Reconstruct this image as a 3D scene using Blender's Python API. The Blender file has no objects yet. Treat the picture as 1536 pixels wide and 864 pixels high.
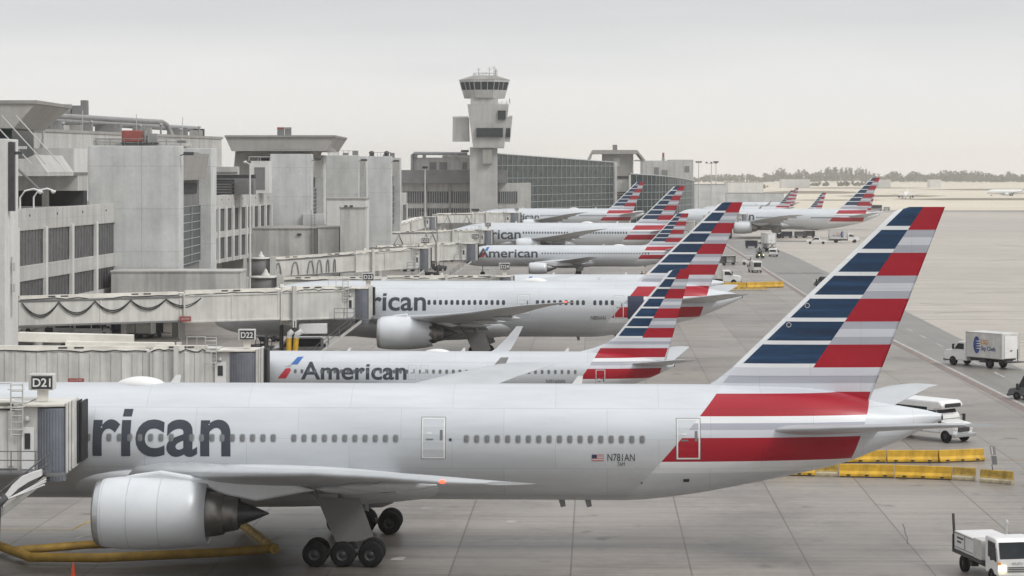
import bpy, bmesh, math, random
from mathutils import Vector, Matrix
rad = math.radians
random.seed(11)
S = bpy.context.scene
COL = S.collection

# ------------------------------------------------------------------ camera
CAM_H, F, HZ, CX = 20.2, 3587.0, 257.0, 768.0      # eye height (m), focal length / horizon row / centre column in photo pixels
cam = bpy.data.objects.new('camera', bpy.data.cameras.new('camera'))
COL.objects.link(cam)
cam.location = (0, 0, CAM_H)
cam.rotation_euler = (rad(90), 0, 0)
cam.data.sensor_width = 36.0
cam.data.lens = F / 1536.0 * 36.0
cam.data.shift_y = -(432.0 - HZ) / 1536.0
cam.data.clip_start = 1.0
cam.data.clip_end = 20000.0
S.camera = cam

# ------------------------------------------------------------------ sky and sun
SUN_EL, SUN_AZ = 44.0, 125.0                         # degrees; azimuth measured from +Y towards +X
w = bpy.data.worlds.new('World'); S.world = w
w.use_nodes = True
nt = w.node_tree; nt.nodes.clear()
n_out = nt.nodes.new('ShaderNodeOutputWorld')
n_bg = nt.nodes.new('ShaderNodeBackground'); n_bg.inputs['Strength'].default_value = 0.1
n_sky = nt.nodes.new('ShaderNodeTexSky'); n_sky.sky_type = 'NISHITA'; n_sky.sun_disc = False
n_sky.sun_elevation = rad(SUN_EL); n_sky.sun_rotation = rad(SUN_AZ); n_sky.dust_density = 4.0
n_tc = nt.nodes.new('ShaderNodeTexCoord')
n_sep = nt.nodes.new('ShaderNodeSeparateXYZ'); nt.links.new(n_tc.outputs['Generated'], n_sep.inputs[0])
n_no = nt.nodes.new('ShaderNodeTexNoise'); n_no.inputs['Scale'].default_value = 2.2; n_no.inputs['Detail'].default_value = 5.0
n_map = nt.nodes.new('ShaderNodeMapping'); n_map.inputs['Scale'].default_value = (3.0, 3.0, 30.0)
nt.links.new(n_tc.outputs['Generated'], n_map.inputs[0]); nt.links.new(n_map.outputs[0], n_no.inputs['Vector'])
n_ma = nt.nodes.new('ShaderNodeMath'); n_ma.operation = 'MULTIPLY_ADD'
n_ma.inputs[1].default_value = 0.034; nt.links.new(n_no.outputs[0], n_ma.inputs[0]); nt.links.new(n_sep.outputs[2], n_ma.inputs[2])
n_cr = nt.nodes.new('ShaderNodeValToRGB')
cr = n_cr.color_ramp
cr.elements[0].position = 0.0; cr.elements[0].color = (0.87, 0.832, 0.778, 1)
cr.elements[1].position = 1.0; cr.elements[1].color = (1.20, 1.215, 1.23, 1)
for p_, c_ in ((0.030, (0.84, 0.818, 0.782, 1)), (0.055, (0.795, 0.795, 0.787, 1)), (0.085, (0.66, 0.672, 0.68, 1)),
               (0.16, (0.45, 0.455, 0.46, 1)), (0.48, (0.74, 0.755, 0.775, 1))):
    e = cr.elements.new(p_); e.color = c_
nt.links.new(n_ma.outputs[0], n_cr.inputs[0])
n_sc = nt.nodes.new('ShaderNodeVectorMath'); n_sc.operation = 'SCALE'; n_sc.inputs['Scale'].default_value = 10.0
nt.links.new(n_cr.outputs[0], n_sc.inputs[0])
n_mx = nt.nodes.new('ShaderNodeMixRGB'); n_mx.inputs[0].default_value = 0.97     # a closed cloud deck over the clear sky
nt.links.new(n_sky.outputs[0], n_mx.inputs[1]); nt.links.new(n_sc.outputs[0], n_mx.inputs[2])
nt.links.new(n_mx.outputs[0], n_bg.inputs['Color']); nt.links.new(n_bg.outputs[0], n_out.inputs['Surface'])

sun = bpy.data.objects.new('sun', bpy.data.lights.new('sun', 'SUN'))
COL.objects.link(sun)
sun.data.energy = 1.5; sun.data.angle = rad(18); sun.data.color = (1.0, 0.98, 0.95)
sun.rotation_euler = (rad(90 - SUN_EL), 0, rad(180 - SUN_AZ))
sun.location = (200, 60, 300)

S.view_settings.view_transform = 'Standard'; S.view_settings.look = 'None'
S.view_settings.exposure = 0.13; S.view_settings.gamma = 1.0; S.view_settings.use_curve_mapping = False
S.render.engine = 'CYCLES'
S.cycles.use_denoising = True
S.cycles.max_bounces = 6; S.cycles.diffuse_bounces = 3; S.cycles.glossy_bounces = 3; S.cycles.volume_bounces = 2
S.cycles.transparent_max_bounces = 4
S.cycles.volume_step_rate = 4.0

# ------------------------------------------------------------------ helpers
def X(px, Y): return (px - CX) * Y / F
def Z(py, Y): return CAM_H - (py - HZ) * Y / F
def gnd(px, py):
    Y = CAM_H * F / (py - HZ)
    return (X(px, Y), Y)

class MB:
    """collects shapes and links them as ONE mesh object"""
    def __init__(s): s.v = []; s.f = []; s.m = []; s.s = []
    def add(s, vs, fs, mat=0, smooth=False):
        o = len(s.v); s.v += [tuple(v) for v in vs]
        for f in fs: s.f.append([i + o for i in f]); s.m.append(mat); s.s.append(smooth)
    def box(s, x0, x1, y0, y1, z0, z1, mat=0):
        s.add([(x0,y0,z0),(x1,y0,z0),(x1,y1,z0),(x0,y1,z0),(x0,y0,z1),(x1,y0,z1),(x1,y1,z1),(x0,y1,z1)],
              [(0,3,2,1),(4,5,6,7),(0,1,5,4),(1,2,6,5),(2,3,7,6),(3,0,4,7)], mat)
    def prism(s, poly, axis, c0, c1, mat=0):
        """polygon extruded along an axis: y -> (x,z), z -> (x,y), x -> (y,z)"""
        def P(a, b, c): return {'y': (a, c, b), 'z': (a, b, c), 'x': (c, a, b)}[axis]
        n = len(poly)
        vs = [P(a, b, c0) for a, b in poly] + [P(a, b, c1) for a, b in poly]
        fs = [tuple(range(n)), tuple(range(2*n-1, n-1, -1))] + [(i, n+i, n+(i+1) % n, (i+1) % n) for i in range(n)]
        s.add(vs, fs, mat)
    def frustum(s, b, t, z0, z1, mat=0):
        """b, t: footprints at z0 and z1 (same count of points)"""
        n = len(b)
        vs = [(x, y, z0) for x, y in b] + [(x, y, z1) for x, y in t]
        fs = [tuple(range(n-1, -1, -1)), tuple(range(n, 2*n))] + [(i, (i+1) % n, n+(i+1) % n, n+i) for i in range(n)]
        s.add(vs, fs, mat)
    def tube(s, pts, r, n=8, mat=0, caps=True):
        pts = [Vector(p) for p in pts]; rings = []
        for i, p in enumerate(pts):
            d = (pts[min(i+1, len(pts)-1)] - pts[max(i-1, 0)]).normalized()
            up = Vector((0, 0, 1)) if abs(d.z) < 0.95 else Vector((0, 1, 0))
            a = d.cross(up).normalized(); b = a.cross(d)
            rr = r[i] if isinstance(r, (list, tuple)) else r
            rings.append([p + a*math.cos(2*math.pi*k/n)*rr + b*math.sin(2*math.pi*k/n)*rr for k in range(n)])
        s.loft(rings, mat, True, caps)
    def loft(s, rings, mat=0, smooth=True, caps=True):
        n = len(rings[0]); vs = [v for r in rings for v in r]; fs = []
        for i in range(len(rings)-1):
            for k in range(n):
                fs.append((i*n+k, i*n+(k+1) % n, (i+1)*n+(k+1) % n, (i+1)*n+k))
        s.add(vs, fs, mat, smooth)
        if caps:
            s.add(rings[0], [tuple(range(n-1, -1, -1))], mat); s.add(rings[-1], [tuple(range(n))], mat)
    def lathe(s, prof, c, n=32, mat=0, axis='x', caps=False):
        """prof: (distance along the axis, radius)"""
        rings = []
        for a, r in prof:
            ring = []
            for k in range(n):
                t = 2*math.pi*k/n; p, q = r*math.cos(t), r*math.sin(t)
                ring.append({'x': (c[0]+a, c[1]+p, c[2]+q), 'y': (c[0]+p, c[1]+a, c[2]+q), 'z': (c[0]+p, c[1]+q, c[2]+a)}[axis])
            rings.append(ring)
        s.loft(rings, mat, True, caps)
    def beam(s, p0, p1, w, h, mat=0):
        """box whose floor centre line runs p0 -> p1, sides upright"""
        p0, p1 = Vector(p0), Vector(p1); d = (p1 - p0); d.z = 0; d.normalize()
        q = Vector((-d.y, d.x, 0)) * (w/2); H = Vector((0, 0, h))
        vs = [p0-q, p1-q, p1+q, p0+q, p0-q+H, p1-q+H, p1+q+H, p0+q+H]
        s.add(vs, [(0,3,2,1),(4,5,6,7),(0,1,5,4),(1,2,6,5),(2,3,7,6),(3,0,4,7)], mat)
    def build(s, name, mats, parent=None, loc=None, rz=0.0, bevel=0.0):
        me = bpy.data.meshes.new(name)
        me.from_pydata(s.v, [], s.f)
        if not isinstance(mats, (list, tuple)): mats = [mats]
        for m in mats: me.materials.append(m)
        me.polygons.foreach_set('material_index', s.m)
        me.polygons.foreach_set('use_smooth', s.s)
        bm = bmesh.new(); bm.from_mesh(me); bmesh.ops.recalc_face_normals(bm, faces=bm.faces); bm.to_mesh(me); bm.free()
        o = bpy.data.objects.new(name, me); COL.objects.link(o)
        if parent: o.parent = parent
        if loc: o.location = loc
        o.rotation_euler.z = rz
        if bevel:
            b = o.modifiers.new('bevel', 'BEVEL'); b.width = bevel; b.segments = 2; b.limit_method = 'ANGLE'; b.angle_limit = rad(40)
        return o

def tag(o, label=None, cat=None, group=None, kind=None):
    for k, v in (('label', label), ('category', cat), ('group', group), ('kind', kind)):
        if v: o[k] = v
    return o
def thing(name, loc, label, cat, group=None, rz=0.0):
    o = bpy.data.objects.new(name, None); COL.objects.link(o)
    o.location = loc; o.rotation_euler.z = rz; o.empty_display_size = 0.5
    return tag(o, label, cat, group)
def kids(o): return [c for c in COL.objects if c.parent == o]
def copy_tree(o, parent=None):
    c = o.copy(); COL.objects.link(c)
    if parent: c.parent = parent
    for ch in kids(o): copy_tree(ch, c)
    return c
def repeat(o, loc):
    c = o.copy(); COL.objects.link(c); c.location = loc
    return c

# ------------------------------------------------------------------ materials
class NB:
    """small node-expression builder"""
    def __init__(s, nt): s.nt = nt
    def n(s, t, **kw):
        x = s.nt.nodes.new(t)
        for k, v in kw.items(): setattr(x, k, v)
        return x
    def put(s, sock, v):
        if isinstance(v, bpy.types.NodeSocket): s.nt.links.new(v, sock)
        elif v is not None: sock.default_value = v
    def m(s, op, a, b=None, c=None):
        x = s.n('ShaderNodeMath', operation=op); s.put(x.inputs[0], a)
        if b is not None: s.put(x.inputs[1], b)
        if c is not None: s.put(x.inputs[2], c)
        return x.outputs[0]
    def mix(s, f, a, b, mode='MIX'):
        x = s.n('ShaderNodeMixRGB', blend_type=mode); s.put(x.inputs[0], f)
        for i, v in ((1, a), (2, b)): s.put(x.inputs[i], v if not isinstance(v, tuple) else (*v[:3], 1))
        return x.outputs[0]
    def noise(s, vec, scale, detail=4.0, rough=0.55):
        x = s.n('ShaderNodeTexNoise'); s.put(x.inputs['Vector'], vec); x.inputs['Scale'].default_value = scale
        x.inputs['Detail'].default_value = detail; x.inputs['Roughness'].default_value = rough
        return x.outputs[0]
    def mapping(s, vec, scale=(1,1,1), rot=(0,0,0), loc=(0,0,0)):
        x = s.n('ShaderNodeMapping'); s.put(x.inputs[0], vec); x.inputs['Scale'].default_value = scale
        x.inputs['Rotation'].default_value = rot; x.inputs['Location'].default_value = loc
        return x.outputs[0]
    def ramp(s, fac, stops, const=False):
        x = s.n('ShaderNodeValToRGB'); s.put(x.inputs[0], fac); r = x.color_ramp
        if const: r.interpolation = 'CONSTANT'
        while len(r.elements) < len(stops): r.elements.new(0.5)
        for i, (p, c) in enumerate(stops):
            if not isinstance(c, tuple): c = (c, c, c)
            r.elements[i].position = p; r.elements[i].color = (*c, 1)
        return x.outputs[0]

def new_mat(name):
    m = bpy.data.materials.new(name); m.use_nodes = True
    return m, NB(m.node_tree), m.node_tree.nodes['Principled BSDF']

def mat(name, col, rough=0.6, metal=0.0, dirt=0.12, scale=1.2, streak=0.0, emit=0.0, coat=0.0, spec=None):
    """paint / concrete / metal with uneven wear; streak adds run-down stains"""
    m, b, p = new_mat(name)
    tc = b.n('ShaderNodeTexCoord').outputs['Object']
    c = col
    f = b.noise(tc, scale, 6.0, 0.6)
    f = b.ramp(f, [(0.3, 1.0 - dirt), (0.7, 1.0 + dirt*0.3)])
    out = b.mix(1.0, tuple(c), f, 'MULTIPLY')
    if streak:
        g = b.noise(b.mapping(tc, (1.1, 1.1, 0.07)), 1.3, 5.0, 0.65)
        g = b.ramp(g, [(0.42, 1.0 - streak), (0.60, 1.0)])
        out = b.mix(1.0, out, g, 'MULTIPLY')
    b.put(p.inputs['Base Color'], out)
    p.inputs['Roughness'].default_value = rough; p.inputs['Metallic'].default_value = metal
    if spec is not None: p.inputs['Specular IOR Level'].default_value = spec
    if coat: p.inputs['Coat Weight'].default_value = coat; p.inputs['Coat Roughness'].default_value = 0.08
    if emit:
        p.inputs['Emission Color'].default_value = (*col, 1); p.inputs['Emission Strength'].default_value = emit
    return m

def concrete(name, col, px=6.0, pz=3.6, streak=0.22, seam=0.16, mottle=0.20):
    """cast panels: formwork seams, mottling and rain streaks"""
    m, b, p = new_mat(name)
    tc = b.n('ShaderNodeTexCoord').outputs['Object']
    sep = b.n('ShaderNodeSeparateXYZ'); b.put(sep.inputs[0], tc)
    h = b.m('ADD', sep.outputs[0], b.m('MULTIPLY', sep.outputs[1], 0.83))
    def line(v, per, wd):
        q = b.m('FRACT', b.m('DIVIDE', v, per))
        return b.m('LESS_THAN', q, wd/per)
    ln = b.m('MAXIMUM', line(h, px, 0.07), line(sep.outputs[2], pz, 0.07))
    blot = b.ramp(b.noise(tc, 0.22, 6.0, 0.62), [(0.32, 1.0 - mottle), (0.68, 1.05)])
    fine = b.ramp(b.noise(tc, 2.4, 4.0), [(0.3, 0.93), (0.7, 1.03)])
    run = b.ramp(b.noise(b.mapping(tc, (0.9, 0.9, 0.05)), 1.0, 5.0, 0.65), [(0.40, 1.0 - streak), (0.58, 1.0)])
    out = b.mix(1.0, tuple(col), blot, 'MULTIPLY')
    out = b.mix(1.0, out, fine, 'MULTIPLY'); out = b.mix(1.0, out, run, 'MULTIPLY')
    out = b.mix(b.m('MULTIPLY', ln, seam), out, (0.10, 0.10, 0.10))
    b.put(p.inputs['Base Color'], out); p.inputs['Roughness'].default_value = 0.85
    bp = b.n('ShaderNodeBump'); bp.inputs['Strength'].default_value = 0.15; bp.inputs['Distance'].default_value = 0.05
    b.put(bp.inputs['Height'], b.noise(tc, 1.5, 5.0)); b.put(p.inputs['Normal'], bp.outputs[0])
    return m

def glass(name, col=(0.05, 0.06, 0.065), rough=0.08):
    m, b, p = new_mat(name)
    tc = b.n('ShaderNodeTexCoord').outputs['Object']
    f = b.ramp(b.noise(tc, 0.5, 3.0), [(0.35, 0.7), (0.65, 1.35)])
    b.put(p.inputs['Base Color'], b.mix(1.0, col, f, 'MULTIPLY'))
    p.inputs['Roughness'].default_value = rough; p.inputs['Specular IOR Level'].default_value = 0.3
    return m

M = {}
M['tower'] = concrete('pale cast concrete', (0.62, 0.63, 0.62), 6.4, 5.2, 0.09, 0.32, 0.22)
M['white_render'] = concrete('off white render', (0.66, 0.66, 0.64), 9.0, 6.0, 0.08, 0.05, 0.10)  # off white finish of its own, for piers, huts and the end tower
M['beige'] = concrete('beige render', (0.54, 0.53, 0.505), 9.0, 5.0, 0.18, 0.14, 0.16)
M['beige_dark'] = concrete('taupe cladding', (0.36, 0.345, 0.325), 4.0, 2.0, 0.12, 0.12, 0.10)
M['wall_low'] = concrete('stained off white wall', (0.58, 0.575, 0.545), 8.0, 9.0, 0.24, 0.06, 0.2)
M['recess'] = mat('plain grey cladding', (0.20, 0.20, 0.20), 0.8, dirt=0.3, scale=0.3)  # plain mid grey for recessed cores, doors and roof units
M['dark'] = mat('dark opening', (0.035, 0.036, 0.04), 0.8, dirt=0.4, scale=0.4)
M['lantern'] = concrete('pale taupe lantern cladding', (0.40, 0.385, 0.36), 4.0, 2.0, 0.10, 0.12, 0.10)
M['roof'] = mat('weathered roof felt', (0.30, 0.29, 0.275), 0.9, dirt=0.3, scale=0.2)
M['pipe'] = mat('galvanised duct', (0.34, 0.34, 0.34), 0.55, 0.4, dirt=0.2)
M['rod'] = mat('painted steel rod', (0.50, 0.50, 0.49), 0.5, dirt=0.1)
M['blind'] = mat('window with vertical blinds', (0.085, 0.085, 0.09), 0.25, dirt=0.5, scale=0.35, spec=0.2)
M['glass'] = glass('dark glazing', (0.030, 0.036, 0.04), 0.2)
M['glass'].node_tree.nodes['Principled BSDF'].inputs['Specular IOR Level'].default_value = 0.16
M['atc'] = concrete('control tower concrete', (0.48, 0.48, 0.465), 5.0, 4.0, 0.10, 0.25, 0.14)
M['green_glass'] = glass('green tinted glazing', (0.026, 0.042, 0.042), 0.22)
M['green_glass'].node_tree.nodes['Principled BSDF'].inputs['Specular IOR Level'].default_value = 0.10
M['mullion'] = mat('aluminium mullion', (0.36, 0.385, 0.385), 0.5, dirt=0.1)
M['white'] = mat('white paint', (0.76, 0.76, 0.75), 0.4, dirt=0.10, scale=0.8, coat=0.2)
M['white_worn'] = mat('worn white paint', (0.62, 0.61, 0.58), 0.5, dirt=0.22, scale=0.9, streak=0.12)
M['cream'] = mat('cream bridge panel', (0.67, 0.66, 0.62), 0.55, dirt=0.18, scale=0.5, streak=0.16)
M['cream_rib'] = mat('ribbed bridge panel', (0.69, 0.68, 0.645), 0.6, dirt=0.2, scale=0.5, streak=0.20)
M['cream_roof'] = mat('bleached bridge roof', (0.71, 0.685, 0.625), 0.7, dirt=0.25, scale=0.5)
M['curtain'] = mat('grey slatted curtain', (0.20, 0.215, 0.25), 0.6, dirt=0.25, scale=1.0, streak=0.15)
M['rubber'] = mat('black rubber', (0.025, 0.025, 0.027), 0.75, dirt=0.3)
M['tyre'] = mat('tyre rubber', (0.014, 0.014, 0.015), 0.85, dirt=0.35, scale=3, spec=0.2)
M['hub'] = mat('wheel hub', (0.06, 0.06, 0.063), 0.45, 0.5, dirt=0.3)
M['steel'] = mat('grey steel', (0.24, 0.245, 0.25), 0.45, 0.6, dirt=0.2)
M['dsteel'] = mat('dark steel', (0.08, 0.08, 0.085), 0.5, 0.4, dirt=0.3)
M['alu'] = mat('polished aluminium', (0.55, 0.56, 0.57), 0.32, 0.9, dirt=0.08)
M['hotmetal'] = mat('heat stained exhaust metal', (0.24, 0.225, 0.21), 0.38, 0.85, dirt=0.35, scale=2)
M['plug'] = mat('exhaust cone metal', (0.09, 0.09, 0.095), 0.42, 0.7, dirt=0.3, scale=2)
M['yellow'] = mat('yellow barrier paint', (0.68, 0.40, 0.025), 0.6, dirt=0.30, scale=1.4, streak=0.2)
M['yellow_old'] = mat('chipped yellow barrier paint', (0.54, 0.35, 0.06), 0.7, dirt=0.5, scale=2.2, streak=0.35)
M['barrier_base'] = mat('bare barrier foot', (0.50, 0.43, 0.29), 0.85, dirt=0.5, scale=2.5)
M['hose'] = mat('yellow air hose', (0.33, 0.20, 0.03), 0.7, dirt=0.4, scale=1.5)
M['orange'] = mat('orange cone plastic', (0.60, 0.07, 0.02), 0.55, dirt=0.2)
M['red'] = mat('faded red paint', (0.30, 0.075, 0.06), 0.65, dirt=0.2)
M['red_sign'] = mat('red notice', (0.36, 0.07, 0.07), 0.6, dirt=0.15)
M['black'] = mat('black sign face', (0.03, 0.032, 0.035), 0.5, dirt=0.1)
M['navy'] = mat('navy blue paint', (0.018, 0.026, 0.065), 0.4, dirt=0.3, coat=0.2)
M['green'] = mat('dark green paint', (0.02, 0.06, 0.045), 0.4, dirt=0.2)
M['grey_van'] = mat('dark grey vehicle paint', (0.11, 0.112, 0.118), 0.35, dirt=0.2, coat=0.4)
M['lamp_on'] = mat('lit headlamp', (1.0, 0.80, 0.45), 0.3, emit=3.0)
M['lamp'] = mat('headlamp glass', (0.62, 0.63, 0.64), 0.15, dirt=0.1)
M['nav_red'] = mat('red wingtip light', (1.0, 0.06, 0.03), 0.3, emit=4.0)
M['amber'] = mat('amber beacon', (0.75, 0.30, 0.05), 0.3)
M['letter'] = mat('slate lettering', (0.050, 0.057, 0.072), 0.4, dirt=0.12, spec=0.3)
M['ink'] = mat('dark marking ink', (0.035, 0.037, 0.042), 0.5)
M['deep_blue'] = mat('deep blue emblem', (0.03, 0.14, 0.42), 0.4, dirt=0.1)
M['emblem_red'] = mat('red emblem', (0.46, 0.03, 0.05), 0.4, dirt=0.1)
M['emblem_grey'] = mat('silver emblem', (0.36, 0.37, 0.38), 0.4)
M['logo_blue'] = mat('truck logo blue', (0.03, 0.06, 0.22), 0.5)
M['logo_orange'] = mat('truck logo orange', (0.62, 0.22, 0.04), 0.5)
M['pane'] = mat('cabin window pane', (0.19, 0.195, 0.20), 0.2, dirt=0.5, scale=1.3)
M['pane_dark'] = mat('dark cabin window pane', (0.035, 0.04, 0.045), 0.15, dirt=0.4, scale=1.3)
M['pane_rim'] = mat('cabin window rim', (0.40, 0.415, 0.43), 0.4, dirt=0.1)
M['door_seam'] = mat('door seam', (0.16, 0.17, 0.18), 0.5)
M['wing'] = mat('wing grey paint', (0.50, 0.515, 0.53), 0.38, 0.15, dirt=0.14, scale=0.35)
M['nacelle'] = mat('nacelle paint', (0.65, 0.67, 0.69), 0.44, 0.25, dirt=0.10, scale=0.5)
M['gear_door'] = mat('gear door paint', (0.165, 0.165, 0.16), 0.55, dirt=0.12)
M['skin'] = mat('skin', (0.32, 0.19, 0.13), 0.6)
M['cloth_dark'] = mat('dark work clothes', (0.03, 0.032, 0.04), 0.8)
M['vest'] = mat('hi-vis vest', (0.62, 0.28, 0.02), 0.7)
# ------------------------------------------------------------------ ground, road, markings
YAW = rad(-2.0)                      # the gates and slabs are turned two degrees
def slab_material():
    m, b, p = new_mat('apron concrete slabs')
    tc = b.n('ShaderNodeTexCoord').outputs['Object']
    v = b.mapping(tc, rot=(0, 0, rad(2.0)), loc=(1.25, 2.0, 0))
    br = b.n('ShaderNodeTexBrick'); br.offset = 0.0; br.squash = 1.0
    b.put(br.inputs['Vector'], v)
    br.inputs['Color1'].default_value = (0.84, 0.84, 0.845, 1); br.inputs['Color2'].default_value = (1.07, 1.06, 1.05, 1)
    br.inputs['Mortar'].default_value = (0.50, 0.49, 0.48, 1); br.inputs['Scale'].default_value = 1.0
    br.inputs['Mortar Size'].default_value = 0.055; br.inputs['Mortar Smooth'].default_value = 0.3; br.inputs['Bias'].default_value = 0.0
    br.inputs['Brick Width'].default_value = 6.08; br.inputs['Row Height'].default_value = 15.2
    big = b.ramp(b.noise(tc, 0.012, 5.0, 0.6), [(0.30, (0.20, 0.180, 0.160)), (0.52, (0.27, 0.244, 0.218)), (0.70, (0.33, 0.298, 0.264))])
    mid = b.ramp(b.noise(tc, 0.10, 6.0, 0.65), [(0.30, 0.66), (0.50, 1.0), (0.75, 1.12)])
    fine = b.ramp(b.noise(tc, 1.6, 5.0, 0.7), [(0.30, 0.90), (0.70, 1.06)])
    streak = b.ramp(b.noise(b.mapping(v, (0.035, 0.9, 1)), 1.0, 5.0, 0.7), [(0.36, 0.80), (0.50, 1.0)])
    skid = b.ramp(b.noise(b.mapping(v, (0.012, 0.45, 1), loc=(7, 3, 0)), 1.0, 2.0, 0.5), [(0.475, 1.0), (0.50, 0.80), (0.525, 1.0)])
    oil = b.ramp(b.noise(tc, 0.33, 3.0, 0.5), [(0.27, 0.50), (0.35, 1.0)])
    # grime and painted-in shade under engines and gear, one blot per stand
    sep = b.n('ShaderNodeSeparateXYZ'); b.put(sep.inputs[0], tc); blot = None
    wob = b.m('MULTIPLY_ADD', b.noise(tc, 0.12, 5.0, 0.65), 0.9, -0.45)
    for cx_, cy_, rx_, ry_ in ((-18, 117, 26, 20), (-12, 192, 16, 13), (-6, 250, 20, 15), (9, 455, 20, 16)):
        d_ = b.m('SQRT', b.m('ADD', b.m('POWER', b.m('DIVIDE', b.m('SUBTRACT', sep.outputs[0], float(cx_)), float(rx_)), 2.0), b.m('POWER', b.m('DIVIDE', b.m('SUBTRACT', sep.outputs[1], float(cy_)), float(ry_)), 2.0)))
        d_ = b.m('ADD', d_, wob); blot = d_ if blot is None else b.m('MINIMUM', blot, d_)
    grime_shade = b.ramp(blot, [(0.30, 0.42), (0.98, 1.0)])
    out = b.mix(1.0, big, grime_shade, 'MULTIPLY')
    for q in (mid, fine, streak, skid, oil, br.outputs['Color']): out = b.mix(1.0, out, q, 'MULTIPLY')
    b.put(p.inputs['Base Color'], out)
    b.put(p.inputs['Roughness'], b.m('MULTIPLY_ADD', b.noise(tc, 0.08, 4.0), 0.34, 0.28))
    return m
def road_material():
    m, b, p = new_mat('worn service road asphalt')
    tc = b.n('ShaderNodeTexCoord').outputs['Object']
    v = b.mapping(tc, rot=(0, 0, rad(2.0)))
    a = b.ramp(b.noise(tc, 0.06, 5.0, 0.6), [(0.3, (0.165, 0.154, 0.140)), (0.7, (0.215, 0.20, 0.182))])
    f = b.ramp(b.noise(tc, 2.0, 5.0, 0.7), [(0.3, 0.88), (0.7, 1.06)])
    s_ = b.ramp(b.noise(b.mapping(v, (1.2, 0.03, 1)), 1.0, 4.0), [(0.35, 0.85), (0.55, 1.0)])
    b.put(p.inputs['Base Color'], b.mix(1.0, b.mix(1.0, a, f, 'MULTIPLY'), s_, 'MULTIPLY')); p.inputs['Roughness'].default_value = 0.42
    return m
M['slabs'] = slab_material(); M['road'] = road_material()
M['line_white'] = mat('worn white road paint', (0.46, 0.44, 0.415), 0.7, dirt=0.5, scale=1.5)
M['line_red'] = mat('worn red road paint', (0.22, 0.17, 0.155), 0.75, dirt=0.4, scale=1.2)
M['line_yellow'] = mat('worn yellow lead-in paint', (0.40, 0.27, 0.06), 0.7, dirt=0.5, scale=1.2)
M['dry_grass'] = mat('dry airfield grass', (0.20, 0.17, 0.115), 0.95, dirt=0.35, scale=0.02)
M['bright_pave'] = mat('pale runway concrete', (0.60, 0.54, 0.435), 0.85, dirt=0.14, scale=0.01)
M['skid'] = mat('tyre rubber mark', (0.20, 0.18, 0.155), 0.7, dirt=0.5, scale=0.3)
M['patch'] = mat('dark patched asphalt', (0.17, 0.163, 0.155), 0.75, dirt=0.3, scale=0.4)

def structure(o): o['kind'] = 'structure'; return o
def sheet(name, polys, m, z):
    mb = MB()
    for p in polys: mb.add([(x, y, z) for x, y in p], [tuple(range(len(p)))])
    return structure(mb.build(name, m))
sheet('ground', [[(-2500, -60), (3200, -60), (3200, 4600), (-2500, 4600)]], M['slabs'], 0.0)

def strip(pts, wd):
    """quads of width wd along ground points"""
    out = []
    for a, c in zip(pts, pts[1:]):
        d = Vector((c[0]-a[0], c[1]-a[1])).normalized(); q = Vector((-d.y, d.x)) * (wd/2)
        out.append([(a[0]-q.x, a[1]-q.y), (c[0]-q.x, c[1]-q.y), (c[0]+q.x, c[1]+q.y), (a[0]+q.x, a[1]+q.y)])
    return out
def lane_material():  # apron beyond the road: haze and grazing sheen painted in as paler colour
    m, b, p = new_mat('taxi lane concrete brightened for haze')
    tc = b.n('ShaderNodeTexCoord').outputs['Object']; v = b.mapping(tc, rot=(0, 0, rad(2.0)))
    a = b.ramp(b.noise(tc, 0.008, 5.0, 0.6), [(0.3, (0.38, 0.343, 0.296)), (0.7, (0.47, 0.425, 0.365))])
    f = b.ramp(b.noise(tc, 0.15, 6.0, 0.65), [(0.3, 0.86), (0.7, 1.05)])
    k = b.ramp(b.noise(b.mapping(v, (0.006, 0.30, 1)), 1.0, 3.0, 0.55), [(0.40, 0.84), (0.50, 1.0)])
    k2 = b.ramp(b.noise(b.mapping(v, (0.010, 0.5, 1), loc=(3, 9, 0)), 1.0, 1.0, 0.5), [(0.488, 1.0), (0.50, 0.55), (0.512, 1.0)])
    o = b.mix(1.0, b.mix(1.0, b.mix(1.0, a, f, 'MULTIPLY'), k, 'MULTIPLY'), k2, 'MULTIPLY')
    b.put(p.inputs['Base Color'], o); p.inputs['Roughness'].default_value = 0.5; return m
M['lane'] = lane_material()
edge_l = [gnd(1085, 363), gnd(1125, 388), gnd(1215, 445), gnd(1338, 508), gnd(1536, 607), gnd(1720, 700), gnd(1900, 790)]
edge_r = [gnd(1140, 363), gnd(1195, 386), gnd(1320, 447), gnd(1420, 498), gnd(1600, 587), gnd(1800, 685), gnd(2000, 783)]
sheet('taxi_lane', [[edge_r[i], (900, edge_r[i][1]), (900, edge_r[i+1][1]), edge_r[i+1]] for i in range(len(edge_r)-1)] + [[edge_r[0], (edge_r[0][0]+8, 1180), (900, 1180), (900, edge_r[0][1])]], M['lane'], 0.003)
sheet('service_road', [[edge_l[i], edge_r[i], edge_r[i+1], edge_l[i+1]] for i in range(len(edge_l)-1)], M['road'], 0.004)
sheet('road_edge_line', strip([(x-0.1, y) for x, y in edge_l], 0.32), M['line_white'], 0.010)
sheet('road_hatch_band', strip([(x-0.8, y) for x, y in edge_l], 0.8), M['line_red'], 0.008)
cl = []
mid = [((a[0]+c[0])/2, (a[1]+c[1])/2) for a, c in zip(edge_l, edge_r)]
for a, c in zip(mid, mid[1:]):
    n_ = max(1, int(math.hypot(c[0]-a[0], c[1]-a[1]) / 12))
    for k in range(n_):
        t0, t1 = k/n_, (k+0.45)/n_
        cl += strip([(a[0]+(c[0]-a[0])*t0, a[1]+(c[1]-a[1])*t0), (a[0]+(c[0]-a[0])*t1, a[1]+(c[1]-a[1])*t1)], 0.22)
sheet('road_centre_line', cl, M['line_white'], 0.012)
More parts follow.
